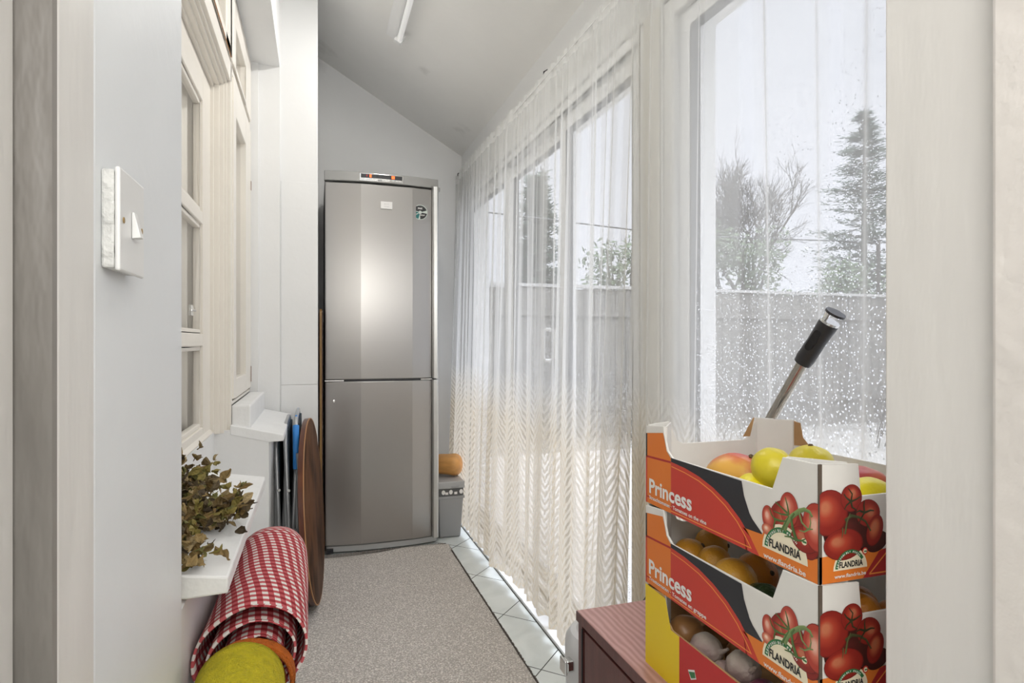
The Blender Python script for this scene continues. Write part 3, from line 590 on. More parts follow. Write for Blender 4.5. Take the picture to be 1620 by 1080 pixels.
for j in range(620):
    y = 1.61+1.58*j/620; L = random.uniform(.004, .009); w_ = .0022
    fr.box(.678, .678+L, y-w_, y+w_, .002, .0085)
for j in range(150):
    x = -.08+.75*j/150; L = random.uniform(.004, .012); fr.box(x-.002, x+.002, 3.198, 3.198+L, .006, .020)
fr.build('frayed_edge', 'rugedge', t)
# =================================================================== net curtains
def curtain(name, y0, y1, xt, xb, ztop, zbot, seed, lab, bulge=None, freq=1.0, step=.0035):
    random.seed(seed)
    t = thing(name, lab, 'curtain', (xt, (y0+y1)/2, 0))
    cx, cy = xt, (y0+y1)/2
    ny = int((y1-y0)/step); nz = 44
    fold = []; y = y0
    while y < y1: # irregular pleats: flat voile between tight little folds, plus a few broad ones
        w_ = random.choice((.010, .016, .028, .042, .055))*random.uniform(.8, 1.25); fold.append((y+w_, w_, random.uniform(.4, 1.15), random.uniform(-.05, .05), random.random(), random.uniform(0, .5))); y += (w_*1.3+random.uniform(.012, .075))/freq
    m = MB(); vs = []; uv = []
    for j in range(nz+1):
        f = j/nz; z = zbot+(ztop-zbot)*f; U = 0; px_ = None
        for i in range(ny+1):
            y = y0+(y1-y0)*i/ny; xo = 0
            for (yc, w_, a, dr, s, pw) in fold:
                d = (y-yc-dr*(1-f))/(w_*(.62+.5*(1-f)*pw*2))
                if abs(d) < 2.5: xo += a*math.exp(-d*d*d*d)*(1 if s > .5 else -1)*min(1, w_/.018)
            amp = .011+.015*(1-f)**.7 if f < .97 else .008
            x = xt+(xb-xt)*(1-f)+amp*xo
            if bulge: x += bulge(y, z)
            x = min(x, .905)
            if px_ is not None: U += math.hypot(x-px_, (y1-y0)/ny)
            px_ = x
            zz = z
            if j == 0: zz += .010*abs(math.sin(U*PI/.075))-.006
            if j == nz: zz += .004*math.sin(y*2*PI/.08)
            vs.append((x-cx, y-cy, zz)); uv.append((U, z))
    m.add(vs, [(j*(ny+1)+i, j*(ny+1)+i+1, (j+1)*(ny+1)+i+1, (j+1)*(ny+1)+i) for j in range(nz) for i in range(ny)]); m.uv = uv
    m.build('voile', 'net', t, smooth=True, angle=180)
    # curtain wire threaded through the heading and the hooks that hold it
    MB().tube([(0, y0-cy-.01, ztop-.025), (0, y1-cy+.01, ztop-.025)], .0025, 6).build('curtain_wire', 'upvc', t)
    return t
def bl(y, z): return -.012*math.exp(-((y-3.3)/.3)**2)
curtain('net_curtain', 1.50, 3.86, .872, .822, 2.19, .045, 3, 'long white net curtain over the sliding doors, from the pier to the far corner', bl, freq=1.05)
curtain('net_curtain', .56, 1.60, .888, .878, 2.20, .045, 8, 'sheer white net curtain over the near window behind the stacked crates', None, freq=.62)
for i, y in enumerate((2.28, 3.84)):
    h = MB(); h.tube([(.92, y, 2.215), (.895, y, 2.215), (.880, y, 2.205), (.880, y, 2.190), (.888, y, 2.186)], .003, 6)
    tag(h.build('curtain_hook', 'dark', smooth=True), ['small black hook on the upper wall midway along the net curtain', 'small black hook in the far corner holding the curtain end'][i], 'hook')
# =================================================================== mahogany cabinet
t = thing('side_cabinet', 'low mahogany coloured cabinet under the stacked produce crates', 'cabinet', (.523, .55, 0))
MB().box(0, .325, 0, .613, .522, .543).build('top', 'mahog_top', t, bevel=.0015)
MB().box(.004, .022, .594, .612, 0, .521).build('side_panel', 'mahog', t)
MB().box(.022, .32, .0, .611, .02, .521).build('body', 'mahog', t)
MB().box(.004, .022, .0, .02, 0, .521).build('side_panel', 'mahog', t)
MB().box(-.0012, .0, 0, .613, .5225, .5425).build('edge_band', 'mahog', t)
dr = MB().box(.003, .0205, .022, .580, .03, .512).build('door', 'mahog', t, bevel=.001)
MB().box(.0015, .004, .590, .5935, .03, .512).build('dark_gap', 'dark', t)
# =================================================================== produce crates
CL, CW, CH = .387, .28, .141
def ringblob(mb, cols, c, rx, ry, ang, T, shade=None, n=26, hl=(-.3, .35), z=0.0, base=(.36, .03, .015), mid=(.62, .10, .04), high=(.86, .45, .30), dark=(.12, .01, .008)):
    """one printed tomato: rings from a printed highlight out to a dark outline"""
    R = [(0.0, high), (.16, high), (.40, mid), (.72, base), (.93, base), (1.0, dark)]
    vs = []; k0 = len(mb.v)
    for q, (r, cl) in enumerate(R):
        for i in range(n):
            a = 2*PI*i/n; X = r*math.cos(a)*rx+hl[0]*rx*(1-r)*.9; Y = r*math.sin(a)*ry+hl[1]*ry*(1-r)*.9
            vs.append((c[0]+X*math.cos(ang)-Y*math.sin(ang), c[1]+X*math.sin(ang)+Y*math.cos(ang), z)); cols.append(cl)
    fs = [(q*n+i, q*n+(i+1) % n, (q+1)*n+(i+1) % n, (q+1)*n+i) for q in range(len(R)-1) for i in range(n)]
    mb.add(vs, fs, 0, T)
def strip(mb, cols, pts, w, T, col, z):
    """flat printed brush stroke along pts, tapering"""
    n = len(pts); vs = []
    for i, p in enumerate(pts):
        a = pts[max(i-1, 0)]; b = pts[min(i+1, n-1)]; dx, dy = b[0]-a[0], b[1]-a[1]; L = math.hypot(dx, dy) or 1
        ww = w[i] if isinstance(w, list) else w*1.15*(1-.55*i/(n-1))
        vs.append((p[0]-dy/L*ww, p[1]+dx/L*ww, z)); vs.append((p[0]+dy/L*ww, p[1]-dx/L*ww, z)); cols += [col, tuple(x*.55 for x in col)]
    mb.add(vs, [(2*i, 2*i+1, 2*i+3, 2*i+2) for i in range(n-1)], 0, T)
def poly2(mb, pts, z, T, mi=0):
    mb.add([(a, b, z) for a, b in pts], [tuple(range(len(pts)))], mi, T)
def arc(cx, cy, rx, ry, a0, a1, n=16): return [(cx+rx*math.cos(a0+(a1-a0)*i/n), cy+ry*math.sin(a0+(a1-a0)*i/n)) for i in range(n+1)]
def clip_poly(pts, x0, x1, y0, y1):
    for ax, lim, sg in ((0, x0, 1), (0, x1, -1), (1, y0, 1), (1, y1, -1)):
        out = []
        for i in range(len(pts)):
            a, b = pts[i-1], pts[i]; ia = (a[ax]-lim)*sg >= 0; ib = (b[ax]-lim)*sg >= 0
            if ia != ib:
                t_ = (lim-a[ax])/(b[ax]-a[ax]); out.append(tuple(a[k]+(b[k]-a[k])*t_ for k in (0, 1)))
            if ib: out.append(b)
        pts = out
        if not pts: break
    return pts
def badge(par, cx, cy, w, T):
    """arched cream emblem with green band and the growers' name"""
    h = w*.50; m = MB()
    poly2(m, arc(cx, cy, w*.54, h*1.12, 0, PI), .0003, T, 0); poly2(m, arc(cx, cy, w*.5, h, 0, PI), .0005, T, 1)
    vs = [(cx+r*math.cos(a)*w*.5, cy+r*math.sin(a)*h, .0007) for r in (.74, .90) for a in [PI*(.17+.80*i/18) for i in range(19)]]
    m.add(vs, [(i, i+1, 20+i, 19+i) for i in range(18)], 2, T)
    poly2(m, arc(cx+w*.43, cy+h*.74, w*.085, w*.085, 0, 2*PI), .0007, T, 3); poly2(m, arc(cx+w*.43, cy+h*.74, w*.055, w*.055, 0, 2*PI), .0009, T, 1)
    poly2(m, [(cx+w*.40, cy+h*.70), (cx+w*.48, cy+h*.70), (cx+w*.48, cy+h*.76), (cx+w*.40, cy+h*.76)], .0010, T, 2)
    b = m.build('emblem', ['p_orange', 'p_cream', 'p_green', 'p_red'], par)
    x = MB(); text_mb(x, 'FLANDRIA', T @ Matrix.Translation((cx-w*.335, cy+h*.12, .0009)), width=w*.70, height=w*.13, bold=.035); x.build('lettering', 'p_ink', b)
    x = MB(); s_ = 'RESPONSIBLY FRESH'
    for i, ch in enumerate(s_):
        if ch == ' ': continue
        a = PI*(.93-.66*i/(len(s_)-1)); r = .76
        text_mb(x, ch, T @ Matrix.Translation((cx+r*math.cos(a)*w*.5, cy+r*math.sin(a)*h, .0009)) @ Matrix.Rotation(a-PI/2, 4, 'Z') @ Matrix.Translation((-w*.016, 0, 0)), width=w*(.010 if ch == 'I' else .034), height=w*.04, bold=.03)
    x.build('lettering', 'p_white', b)
    x = MB(); text_mb(x, 'www.flandria.be', T @ Matrix.Translation((cx-w*.47, cy-w*.17, .0007)), width=w*.93, height=w*.085, bold=.02); x.build('web_address', 'p_white', par)
GR = (.10, .19, .05); GR2 = (.23, .33, .12)
def crate_walls(shift=0):
    lw, tn, tf = .092, .058, .062      # low wall height, near tab, far tab lengths
    # side wall outline in (y from near end, z)
    def side(yy): return [(0, 0), (CL, 0), (CL, CH-.006), (CL-.055, CH), (CL-.062, CH-.025), (CL-.068, lw+.010), (CL-.083, lw), (tn+.018, lw+.003), (tn, CH-.002), (0, CH)]
    m = MB(); th = .0035
    m.prism(side(0), -CW/2, -CW/2+th, 'x', 0); m.prism(side(0), CW/2-th, CW/2, 'x', 0)
    ew = .060
    endp = [(-CW/2+th, 0), (CW/2-th, 0), (CW/2-th, CH), (CW/2-ew, CH-.003), (CW/2-ew-.004, .099), (-CW/2+ew+.004, .099), (-CW/2+ew, CH-.003), (-CW/2+th, CH)]
    m.prism(endp, 0, th, 'y', 0); 
    fe = .045
    endf = [(-CW/2+th, 0), (CW/2-th, 0), (CW/2-th, CH-.004), (CW/2-fe, CH), (CW/2-fe-.016, lw+.014), (CW/2-fe-.030, lw+.008), (-CW/2+fe+.030, lw+.008), (-CW/2+fe+.016, lw+.014), (-CW/2+fe, CH), (-CW/2+th, CH-.004)]
    m.prism(endf, CL-th, CL, 'y', 0)
    m.box(-CW/2+th, CW/2-th, th, CL-th, .002, .008, 0)
    return m
def corner_posts(t):
    for sx in (-1, 1):
        for near in (0, 1):
            y = th_ = .004
            a = .043; xw = sx*(CW/2-.0036)
            yy = .0036 if near else CL-.0036; sy = 1 if near else -1
            p = [(xw, yy+sy*a*1.2), (xw, yy), (xw-sx*a, yy), (xw-sx*(a-.003), yy+sy*.002), (xw-sx*.003, yy+sy*(a*1.2-.002))]
            q = [(xw-sx*a, yy), (xw, yy+sy*a*1.2), (xw-sx*.004, yy+sy*a*1.2), (xw-sx*a, yy+sy*.004)]
            MB().prism(q, .008, CH-.001, 'z').build('corner_post', 'cardwhite', t)
def crate(loc, rz, label, sub, kind='princess'):
    t = thing('produce_crate', label, 'crate', loc, rz, 'stacked cardboard produce crates')
    c_in = [M['cardwhite']] if kind == 'princess' else [M['cardboard']]
    o = crate_walls().build('body', c_in, t, bevel=.0006)
    corner_posts(t)
    # long side facing the passage: text plane x runs from far to near, y up, outwards is -x
    TS = frame_T((-CW/2-.0003, CL, 0), (0, -1, 0), (0, 0, 1))
    TF = frame_T((-CW/2, -.0003, 0), (1, 0, 0), (0, 0, 1))
    e = MB(); e.box(-CW/2-.0006, -CW/2+.004, -.0005, .0015, .0, CH, 0); e.build('folded_edge', 'edge', t)
    # brown flutes showing on the flared tabs
    fl_ = MB()
    for x0, x1 in ((CW/2-.066, CW/2-.049),): fl_.prism([(x0-.010, .106), (x0+.006, .106), (x1-.001, CH), (x1+.001, .02), (x1, .02), (x0+.015, CH-.001)][:3]+[(x0+.013, CH-.001)], CL-.0045, CL-.0035, 'y')
    fl_.build('raw_card_flap', 'cardboard', t)
    tabr = MB(); tabr.prism([(CL-.052, CH-.002), (CL-.070, CH-.004), (CL-.076, .112), (CL-.092, .098), (CL-.050, .094)], CW/2-.0045, CW/2-.0036, 'x'); tabr.build('raw_card_flap', 'cardboard', t)
    if kind != 'princess':
        m = MB()
        side = [(0, 0), (CL, 0), (CL, .092), (.080, .092), (.064, CH-.004), (0, CH-.002)]
        poly2(m, clip_poly(side, 0, .104, 0, CH), .0002, TS, 0)
        poly2(m, [(.104, 0), (CL, 0), (CL, .094), (.104, .093)], .0002, TS, 1)
        poly2(m, [(CL-.058, .09), (CL, .09), (CL, CH), (CL-.058, CH)], .0002, TS, 1)
        m.build('printed_panel', ['p_yellow', 'p_boxred'], t)
        m = MB(); poly2(m, [(.128, .052), (.145, .060), (.150, .048), (.136, .040)], .0004, TS, 1); poly2(m, [(.130, .050), (.146, .057), (.148, .049), (.137, .043)], .0006, TS, 0); m.build('printed_mark', ['p_green', 'p_white'], t)
        m = MB(); poly2(m, [(0, 0), (CW, 0), (CW, .092), (0, .092)], .0002, TF, 0); m.build('printed_panel', ['p_boxred'], t)
        return t
    # ---- long side print
    m = MB(); Z = .0002
    poly2(m, [(0, 0), (.079, 0), (.079, .091), (.066, .101), (.060, .118), (.055, .130), (0, .122)], Z, TS, 0)
    poly2(m, [(0, .082), (.0045, .082), (.0045, .122), (0, .122)], Z*2, TS, 2); poly2(m, [(0, 0), (.0045, 0), (.0045, .082), (0, .082)], Z*2, TS, 1)
    poly2(m, [(0, .0795), (.079, .083), (.079, .0865), (0, .083)], Z*2, TS, 3)
    poly2(m, [(0, .010), (.079, .0085), (.079, .0105), (0, .012)], Z*2, TS, 3)
    arcp = [(.079, .0855), (.118, .083), (.156, .0775), (.19, .0685), (.2238, .055), (.2496, .039), (.270, .021), (.2882, 0)]
    poly2(m, [(.079, 0)]+arcp[::-1][0:]+[], Z, TS, 1)
    poly2(m, arcp+[(.295, 0), (.293, .032), (.275, .045), (.2687, .052), (.2579, .073), (.253, .0922), (.079, .0922)], Z*.9, TS, 2)
    poly2(m, [(.255, .0288), (.30, .031), (.387, .0335), (.387, 0), (.262, 0)], Z*1.0, TS, 4)
    poly2(m, [(.255, .0285), (.2645, .0), (.2882, 0), (.270, .021)], Z*1.2, TS, 1)
    # yellow keyline of the red shape
    outer = [(.081, .079), (.118, .0765), (.156, .0715), (.188, .0628), (.2188, .050), (.2445, .034), (.262, .018), (.274, .005)]
    inner = [(.081, .0775), (.118, .075), (.155, .0700), (.187, .0613), (.2175, .0487), (.243, .033), (.260, .0176), (.2705, .0065)]
    for i in range(len(outer)-1): poly2(m, [outer[i], outer[i+1], inner[i+1], inner[i]], Z*2.4, TS, 5)
    poly2(m, [(.079, .0035), (.274, .0050), (.2712, .0064), (.079, .0052)], Z*2.4, TS, 5)
    m.build('printed_panel', ['p_orange', 'p_red', 'p_black', 'p_deepred', 'p_orange', 'p_yellowline', 'p_white'], t)
    x = MB(); text_mb(x, 'Princess', TS @ Matrix.Translation((.0118, .0195, .0008)), width=.126, height=.0245, bold=.027); x.build('lettering', 'p_white', t)
    x = MB(); text_mb(x, sub, TS @ Matrix.Translation((.0118, .0085, .0008)), width=.163, height=.0060, bold=.022); x.build('small_lettering', 'p_white', t)
    def tomatoes(T, specs, stems, name, xmax):
        mb = MB(); cols = []; z = .0003
        for s_ in specs:
            c0, rx, ry, an = s_[:4]; kw = s_[4] if len(s_) > 4 else {}
            ringblob(mb, cols, c0, rx, ry, an, T, z=z, **kw); z += .00006
        for p, w_, cl in stems: strip(mb, cols, p, w_, T, cl, z); z += .00003
        inv = T.inverted()
        for i, v in enumerate(mb.v):
            q = inv @ Vector(v); q.x = min(max(q.x, .0004), xmax-.0004); mb.v[i] = tuple(T @ q)
        mb.col = cols; return mb.build(name, 'print', t)
    dk = dict(high=(.50, .16, .08), mid=(.40, .05, .025), base=(.25, .018, .012)); lt = dict(high=(.86, .62, .48), mid=(.72, .32, .20), base=(.55, .13, .07), hl=(-.2, .3))
    pk = dict(high=(.78, .45, .34), mid=(.62, .16, .10), base=(.42, .05, .03))
    tomatoes(TS, [((.345, .052), .036, .024, 0, dict(base=(.05, .01, .008), mid=(.06, .012, .009), high=(.09, .015, .012), dark=(.03, .008, .006))), ((.374, .045), .020, .018, 0, dict(base=(.05, .01, .008), mid=(.06, .012, .009), high=(.09, .015, .012), dark=(.03, .008, .006))), ((.372, .0185+.028), .0175, .022, 0, dk), ((.338, .060), .030, .026, 0, dk), ((.3405, .076), .0155, .0215, 0, pk), ((.3055, .0555), .0118, .0165, .15, pk), ((.3025, .0405), .0095, .0075, .1, lt), ((.3655, .046), .0210, .0155, 0, dict(dk, mid=(.48, .05, .03))), ((.3845, .066), .0215, .0290, 0, dict(pk, hl=(-.25, .1)))],
             [([(.3325, .0485), (.338, .060), (.347, .070), (.358, .079), (.366, .083), (.374, .082), (.378, .077)], .0034, GR2),
              ([(.3535, .042), (.347, .055), (.345, .067), (.350, .074)], .0024, GR), ([(.3280, .045), (.334, .0560), (.341, .068)], .0014, GR),
              ([(.3150, .0575), (.327, .058), (.336, .0605)], .0016, GR), ([(.357, .078), (.362, .066), (.372, .0605), (.379, .063)], .0014, GR2),
              ([(.341, .070), (.330, .075), (.318, .080)], .0014, GR), ([(.341, .069), (.328, .067), (.315, .0675)], .0012, GR), ([(.341, .070), (.339, .080), (.335, .090)], .0013, GR),
              ([(.318, .057), (.311, .062), (.307, .070)], .0011, GR), ([(.318, .057), (.315, .048), (.317, .042)], .0011, GR), ([(.374, .062), (.366, .056), (.358, .0555)], .0012, GR2),
              ([(.374, .062), (.376, .070), (.374, .078)], .0010, GR2), ([(.353, .042), (.343, .043), (.334, .041)], .0013, GR), ([(.353, .042), (.362, .044), (.368, .048)], .0013, GR)], 'tomato_picture', .387)
    badge(t, .3325, .0155, .077, TS)
    # ---- end facing the camera
    m = MB()
    poly2(m, [(0, 0), (CW, 0), (CW, .032), (0, .032)], Z, TF, 0)
    poly2(m, [(.066, 0), (CW-.03, 0), (CW-.03, .070), (.108, .034), (.092, .030)], Z*1.2, TF, 1)
    for a, b in (((.076, .004), (.108, .031)), ((.076, .004), (.25, .004))):
        dx, dy = b[0]-a[0], b[1]-a[1]; L = math.hypot(dx, dy); nx_, ny_ = -dy/L*.0009, dx/L*.0009
        poly2(m, [(a[0]-nx_, a[1]-ny_), (b[0]-nx_, b[1]-ny_), (b[0]+nx_, b[1]+ny_), (a[0]+nx_, a[1]+ny_)], Z*2, TF, 2)
    m.build('printed_panel', ['p_orange', 'p_deepred', 'p_yellowline'], t)
    tomatoes(TF, [((.050, .058), .044, .026, 0, dict(base=(.05, .01, .008), mid=(.06, .012, .009), high=(.09, .015, .012), dark=(.03, .008, .006))), ((.088, .042), .018, .012, .3, dict(base=(.05, .01, .008), mid=(.06, .012, .009), high=(.09, .015, .012), dark=(.03, .008, .006))), ((.0145, .083), .0285, .0275, 0, dk), ((.048, .098), .0165, .0165, 0, dict(dk, hl=(.2, .5))), ((.074, .078), .0190, .0165, -.2, dict(dk, hl=(.3, .1))), ((.036, .044), .030, .0190, 0, dict(dk, hl=(-.5, .3))), ((.0845, .0560), .0125, .0195, -.35, dict(dk, mid=(.50, .12, .05)))],
             [([(.038, .072), (.048, .077), (.060, .074), (.070, .068), (.078, .056)], .0019, (.07, .08, .03)), ([(.038, .056), (.041, .070), (.046, .080)], .0013, (.12, .14, .05)),
              ([(.047, .094), (.040, .099), (.036, .104)], .0012, (.04, .05, .02)), ([(.047, .094), (.055, .096), (.062, .099)], .0012, (.04, .05, .02)), ([(.047, .094), (.049, .103), (.043, .110)], .0011, (.04, .05, .02)), ([(.047, .094), (.049, .087), (.056, .083)], .0013, (.04, .05, .02)), ([(.047, .094), (.040, .090), (.037, .085)], .0011, (.04, .05, .02)),
              ([(.068, .079), (.060, .082), (.054, .080)], .0013, (.04, .05, .02)), ([(.068, .079), (.067, .088), (.068, .094)], .0011, (.04, .05, .02)), ([(.068, .079), (.077, .081), (.083, .080)], .0013, (.04, .05, .02)), ([(.068, .079), (.062, .072), (.059, .066)], .0011, (.04, .05, .02)), ([(.034, .064), (.034, .057), (.033, .052)], .0008, (.12, .14, .05))], 'tomato_picture', .28)
    badge(t, .0465, .0135, .052, TF)
    return t
CX = .56+CW/2
crate((CX-.004, .552, .543), 0, 'bottom crate of the stack, yellow and red card, holding onions and garlic', '', 'onion')
crate((CX-.002, .5545, .684), 0, 'middle tomato crate of the stack, filled with oranges', 'Trostomaten · Tomates en grappe')
crate((CX, .557, .825), 0, 'topmost tomato crate of the stack, holding mangoes and yellow fruit', 'Strauchtomaten · Tomatoes on the vine')
# =================================================================== fruit and vegetables
def grad(name, c1, c2, rough=.35, scale=2.5, bump=.0, bs=200, dirn=(1, 0, 0)):
    m = mat(name, c1, rough, bump=bump, bscale=bs, trans=.05); n, l, b = nodes(m)
    t = n.new('ShaderNodeTexCoord'); z = n.new('ShaderNodeTexNoise'); z.inputs['Scale'].default_value = scale*10; z.inputs['Detail'].default_value = 5
    sp = n.new('ShaderNodeVectorMath'); sp.operation = 'DOT_PRODUCT'; sp.inputs[1].default_value = [d*14 for d in dirn]; l.new(t.outputs['Object'], sp.inputs[0])
    ad = n.new('ShaderNodeMath'); ad.operation = 'ADD'; l.new(z.outputs['Fac'], ad.inputs[0]); l.new(sp.outputs['Value'], ad.inputs[1]); l.new(t.outputs['Object'], z.inputs['Vector'])
    r = n.new('ShaderNodeValToRGB'); r.color_ramp.elements[0].position = .25; r.color_ramp.elements[1].position = .75; r.color_ramp.elements[0].color = (*c1, 1); r.color_ramp.elements[1].color = (*c2, 1)
    l.new(ad.outputs[0], r.inputs['Fac']); l.new(r.outputs['Color'], b.inputs['Base Color']); return m
M['mango'] = grad('mango_skin', (.70, .38, .07), (.55, .06, .05), dirn=(.9, -.3, .5)); M['mango2'] = grad('red_mango_skin', (.42, .045, .05), (.60, .13, .06), dirn=(1, 0, 0))
M['quince'] = grad('quince_skin', (.60, .50, .02), (.72, .60, .04), bump=.08, bs=60); M['lemon'] = grad('lemon_skin', (.78, .66, .01), (.82, .70, .03), bump=.1, bs=180)
M['orange'] = grad('orange_peel', (.52, .23, .015), (.60, .31, .03), .38, bump=.25, bs=230); M['orange2'] = grad('dark_orange_peel', (.55, .17, .015), (.62, .23, .02), .38, bump=.25, bs=230)
M['avo'] = grad('dark_green_skin', (.012, .03, .008), (.04, .07, .015), .35, bump=.5, bs=120)
M['onion'] = grad('onion_skin', (.32, .15, .05), (.42, .22, .09), .4); M['onionred'] = grad('red_onion_skin', (.16, .03, .07), (.26, .07, .12), .3)
M['garlic'] = grad('garlic_skin', (.36, .25, .23), (.64, .57, .49), .5, bump=.4, bs=60); M['stem'] = mat('dry_stem', (.10, .06, .025), .8)
def fruit(name, label, cat, c, r, m, fn=None, rot=(0, 0, 0), part=None, group=None, stemd=None, nu=28, nv=20, skin='skin', sub=False):
    t = thing(name, label, cat, c, 0, group); t.rotation_euler = rot
    b = MB().blob((0, 0, 0), r, fn, nu, nv).build(skin, m, t, smooth=True, angle=180)
    if stemd:
        d = Vector(stemd); k = MB(); k.lathe([(0, .0025), (.003, .002), (.0045, -.001), (.002, -.004)], 10, T=Matrix.Translation(d) @ Vector((0, 0, 1)).rotation_difference(d.normalized()).to_matrix().to_4x4()); k.build(part or 'stem', 'stem', t, smooth=True)
    return t
lump = lambda s, a=.05: (lambda d: 1+a*noise.noise(d*2+Vector((s, s*2, 0))))
def quincefn(d): return 1+.06*noise.noise(d*1.8)-.22*math.exp(-((1-d.z)/.05))+.035*math.cos(5*math.atan2(d.y, d.x))*max(0, d.z)
G = 'fruit in the topmost crate'
fruit('mango', 'red and orange mango near the far end of the topmost crate', 'mango', (.622, .775, .902), (.034, .052, .034), 'mango', lump(1, .08), (0, 0, .5), 'stem', G, (0, -.02, .033))
fruit('quince', 'yellow quince with a puckered hollow, resting high in the topmost crate', 'quince', (.612, .690, .930), (.031, .031, .029), 'quince', quincefn, (0, 1.1, .1), 'calyx', G, (0, 0, .0225))
fruit('lemon', 'yellow fruit tucked below the quince and mango in the topmost crate', 'lemon', (.598, .708, .893), (.030, .036, .028), 'lemon', lump(3, .06), (0, 0, 0), 'stem', G, (0, -.036, 0))
fruit('yellow_apple', 'pale yellow fruit at the back of the topmost crate beside the card post', 'fruit', (.757, .77, .912), (.035, .035, .031), 'quince', lump(4, .06), (0, 0, 0), 'stem', G, (0, 0, .031))
fruit('mango', 'deep red mango at the right of the topmost crate behind the yellow fruit', 'mango', (.715, .640, .905), (.042, .032, .032), 'mango2', lump(5, .06), (0, 0, -.3), 'stem', G, (-.04, 0, 0))
fruit('lemon', 'bright yellow fruit at the right front of the topmost crate', 'lemon', (.668, .589, .912), (.045, .024, .024), 'lemon', lump(6, .05), (0, 0, .1), 'stem', G, (-.045, 0, 0))
fruit('quince', 'yellow fruit lying low at the near corner of the topmost crate', 'quince', (.625, .62, .868), (.03, .03, .03), 'quince', lump(8, .06), (0, 0, 0), 'stem', G, (0, 0, .03))
fruit('mango', 'mango lying at the back wall of the topmost crate', 'mango', (.735, .885, .868), (.045, .032, .03), 'mango', lump(9, .06), (0, 0, .4), 'stem', G, (-.044, 0, 0))
G = 'fruit in the middle crate'
def org(n_, lab, c, r, m='orange', s=0, name='orange'):
    fruit(name, lab, 'orange', c, (r, r, r*.95), m, lump(s+n_, .04), (.4*n_, .7*n_, 0), 'stem_scar', G, (0, 0, r*.955))
org(1, 'orange nearest the far end of the middle crate, at the passage side', (.611, .885, .742), .030)
org(2, 'orange behind the first one at the far end of the middle crate', (.668, .905, .748), .030)
org(3, 'orange in the middle of the row in the middle crate', (.622, .835, .745), .029)
org(4, 'largest and frontmost orange showing over the middle crate side', (.607, .768, .742), .036)
org(5, 'orange behind the large front orange in the middle crate', (.668, .790, .738), .034, 'orange2')
org(6, 'orange half hidden by the near corner panel of the middle crate', (.618, .638, .742), .029)
org(7, 'orange at the right end of the middle crate, upper left of the opening', (.672, .600, .758), .026, 'orange2')
org(8, 'orange at the right end of the middle crate, deeper and lower', (.705, .640, .745), .030, 'orange2')
org(9, 'orange at the right end of the middle crate, close to the door frame', (.722, .588, .742), .030, 'orange2')
fruit('avocado', 'dark green avocado among the oranges of the middle crate', 'avocado', (.612, .703, .735), (.028, .034, .026), 'avo', lump(10, .05), (.2, 0, 0), 'stem', G, (0, -.034, 0))
fruit('ginger_root', 'rough brown root lying across the right end of the middle crate', 'root', (.662, .578, .738), (.032, .012, .011), 'cardboard', lambda d: 1+.35*noise.noise(d*4), (0, .5, .1), None, G, None)
G = 'onions and garlic in the bottom crate'
def bulbfn(d): return 1+.30*max(0, d.z)**6-.0+.02*math.cos(9*math.atan2(d.y, d.x))
def bulb(n_, name, lab, c, r, m, rot):
    t = fruit(name, lab, 'garlic' if name == 'garlic_bulb' else 'onion', c, (r, r, r*.92), m, bulbfn, rot, None, G, None)
    MB().tube([(0, 0, r*1.05), (.002, 0, r*1.35), (.006, .002, r*1.7)], [r*.22, r*.13, r*.08], 8).build('dry_neck', 'cardboard' if name == 'onion' else 'garlic', t, smooth=True)
bulb(1, 'onion', 'brown onion at the far end of the bottom crate', (.600, .885, .614), .027, 'onion', (.5, .9, 0))
bulb(2, 'garlic_bulb', 'pinkish garlic bulb next to the brown onion in the bottom crate', (.600, .828, .610), .027, 'garlic', (1.2, -.5, .4))
bulb(3, 'garlic_bulb', 'flat pale garlic bulb behind the pinkish one in the bottom crate', (.592, .772, .600), .022, 'garlic', (1.9, .3, 0))
bulb(4, 'garlic_bulb', 'garlic bulb leaning on the red onion in the bottom crate', (.606, .745, .622), .026, 'garlic', (.8, -1.0, .4))
bulb(5, 'red_onion', 'purple red onion in the middle of the bottom crate', (.598, .693, .606), .027, 'onionred', (1.5, .4, .5))
bulb(6, 'onion', 'small brown onion behind the garlic in the bottom crate', (.648, .800, .606), .026, 'onion', (0, 0, 0))
bulb(7, 'garlic_bulb', 'striped garlic bulb nearest the near corner of the bottom crate', (.596, .640, .612), .025, 'garlic', (1.2, .8, 0))
# =================================================================== spin mop and bucket
t = thing('mop_bucket', 'pale grey rounded bucket with a metal clip behind the cabinet', 'bucket', (.724, 1.405, 0))
t.scale = (1, 1, 1.1)
b_ = MB(); b_.lathe([(.088, 0), (.096, .004), (.112, .20), (.115, .285), (.113, .31), (.100, .327), (.085, .330), (.080, .326), (.078, .30), (.070, .285), (0, .280)], 40); b_.build('body', mat('pale_grey_plastic', (.60, .60, .60), .3), t, smooth=True)
MB().lathe([(.0, .2865), (.074, .2865), (.074, .292), (.03, .296), (0, .296)], 32).build('wringer', 'bin', t, smooth=True)
MB().add([], []).box(-.133, -.108, -.030, .000, .258, .285).build('clip', 'steel', t, bevel=.006)
cl = MB().box(-.138, -.131, -.034, .004, .255, .288).build('clip_lever', 'steel', t, bevel=.003)
a = Vector((.862, .985, .947)); b = Vector((.850, .812, 1.156)); d = (b-a).normalized(); low = a-d*(.947-.30)/d.z
low = Vector((.722, 1.405, .298)); L0 = (b-low); d = L0.normalized()
t = thing('spin_mop', 'steel mop pole with black grip leaning out behind the crates', 'mop', tuple(low))
bb = b-low; g0 = bb-d*.098
mid = Vector((.862, .985, .947))-low
def bez(s): return (low*0)*(1-s)**2+2*s*(1-s)*((mid-(bb*.64)**1*0)*1.0)*0
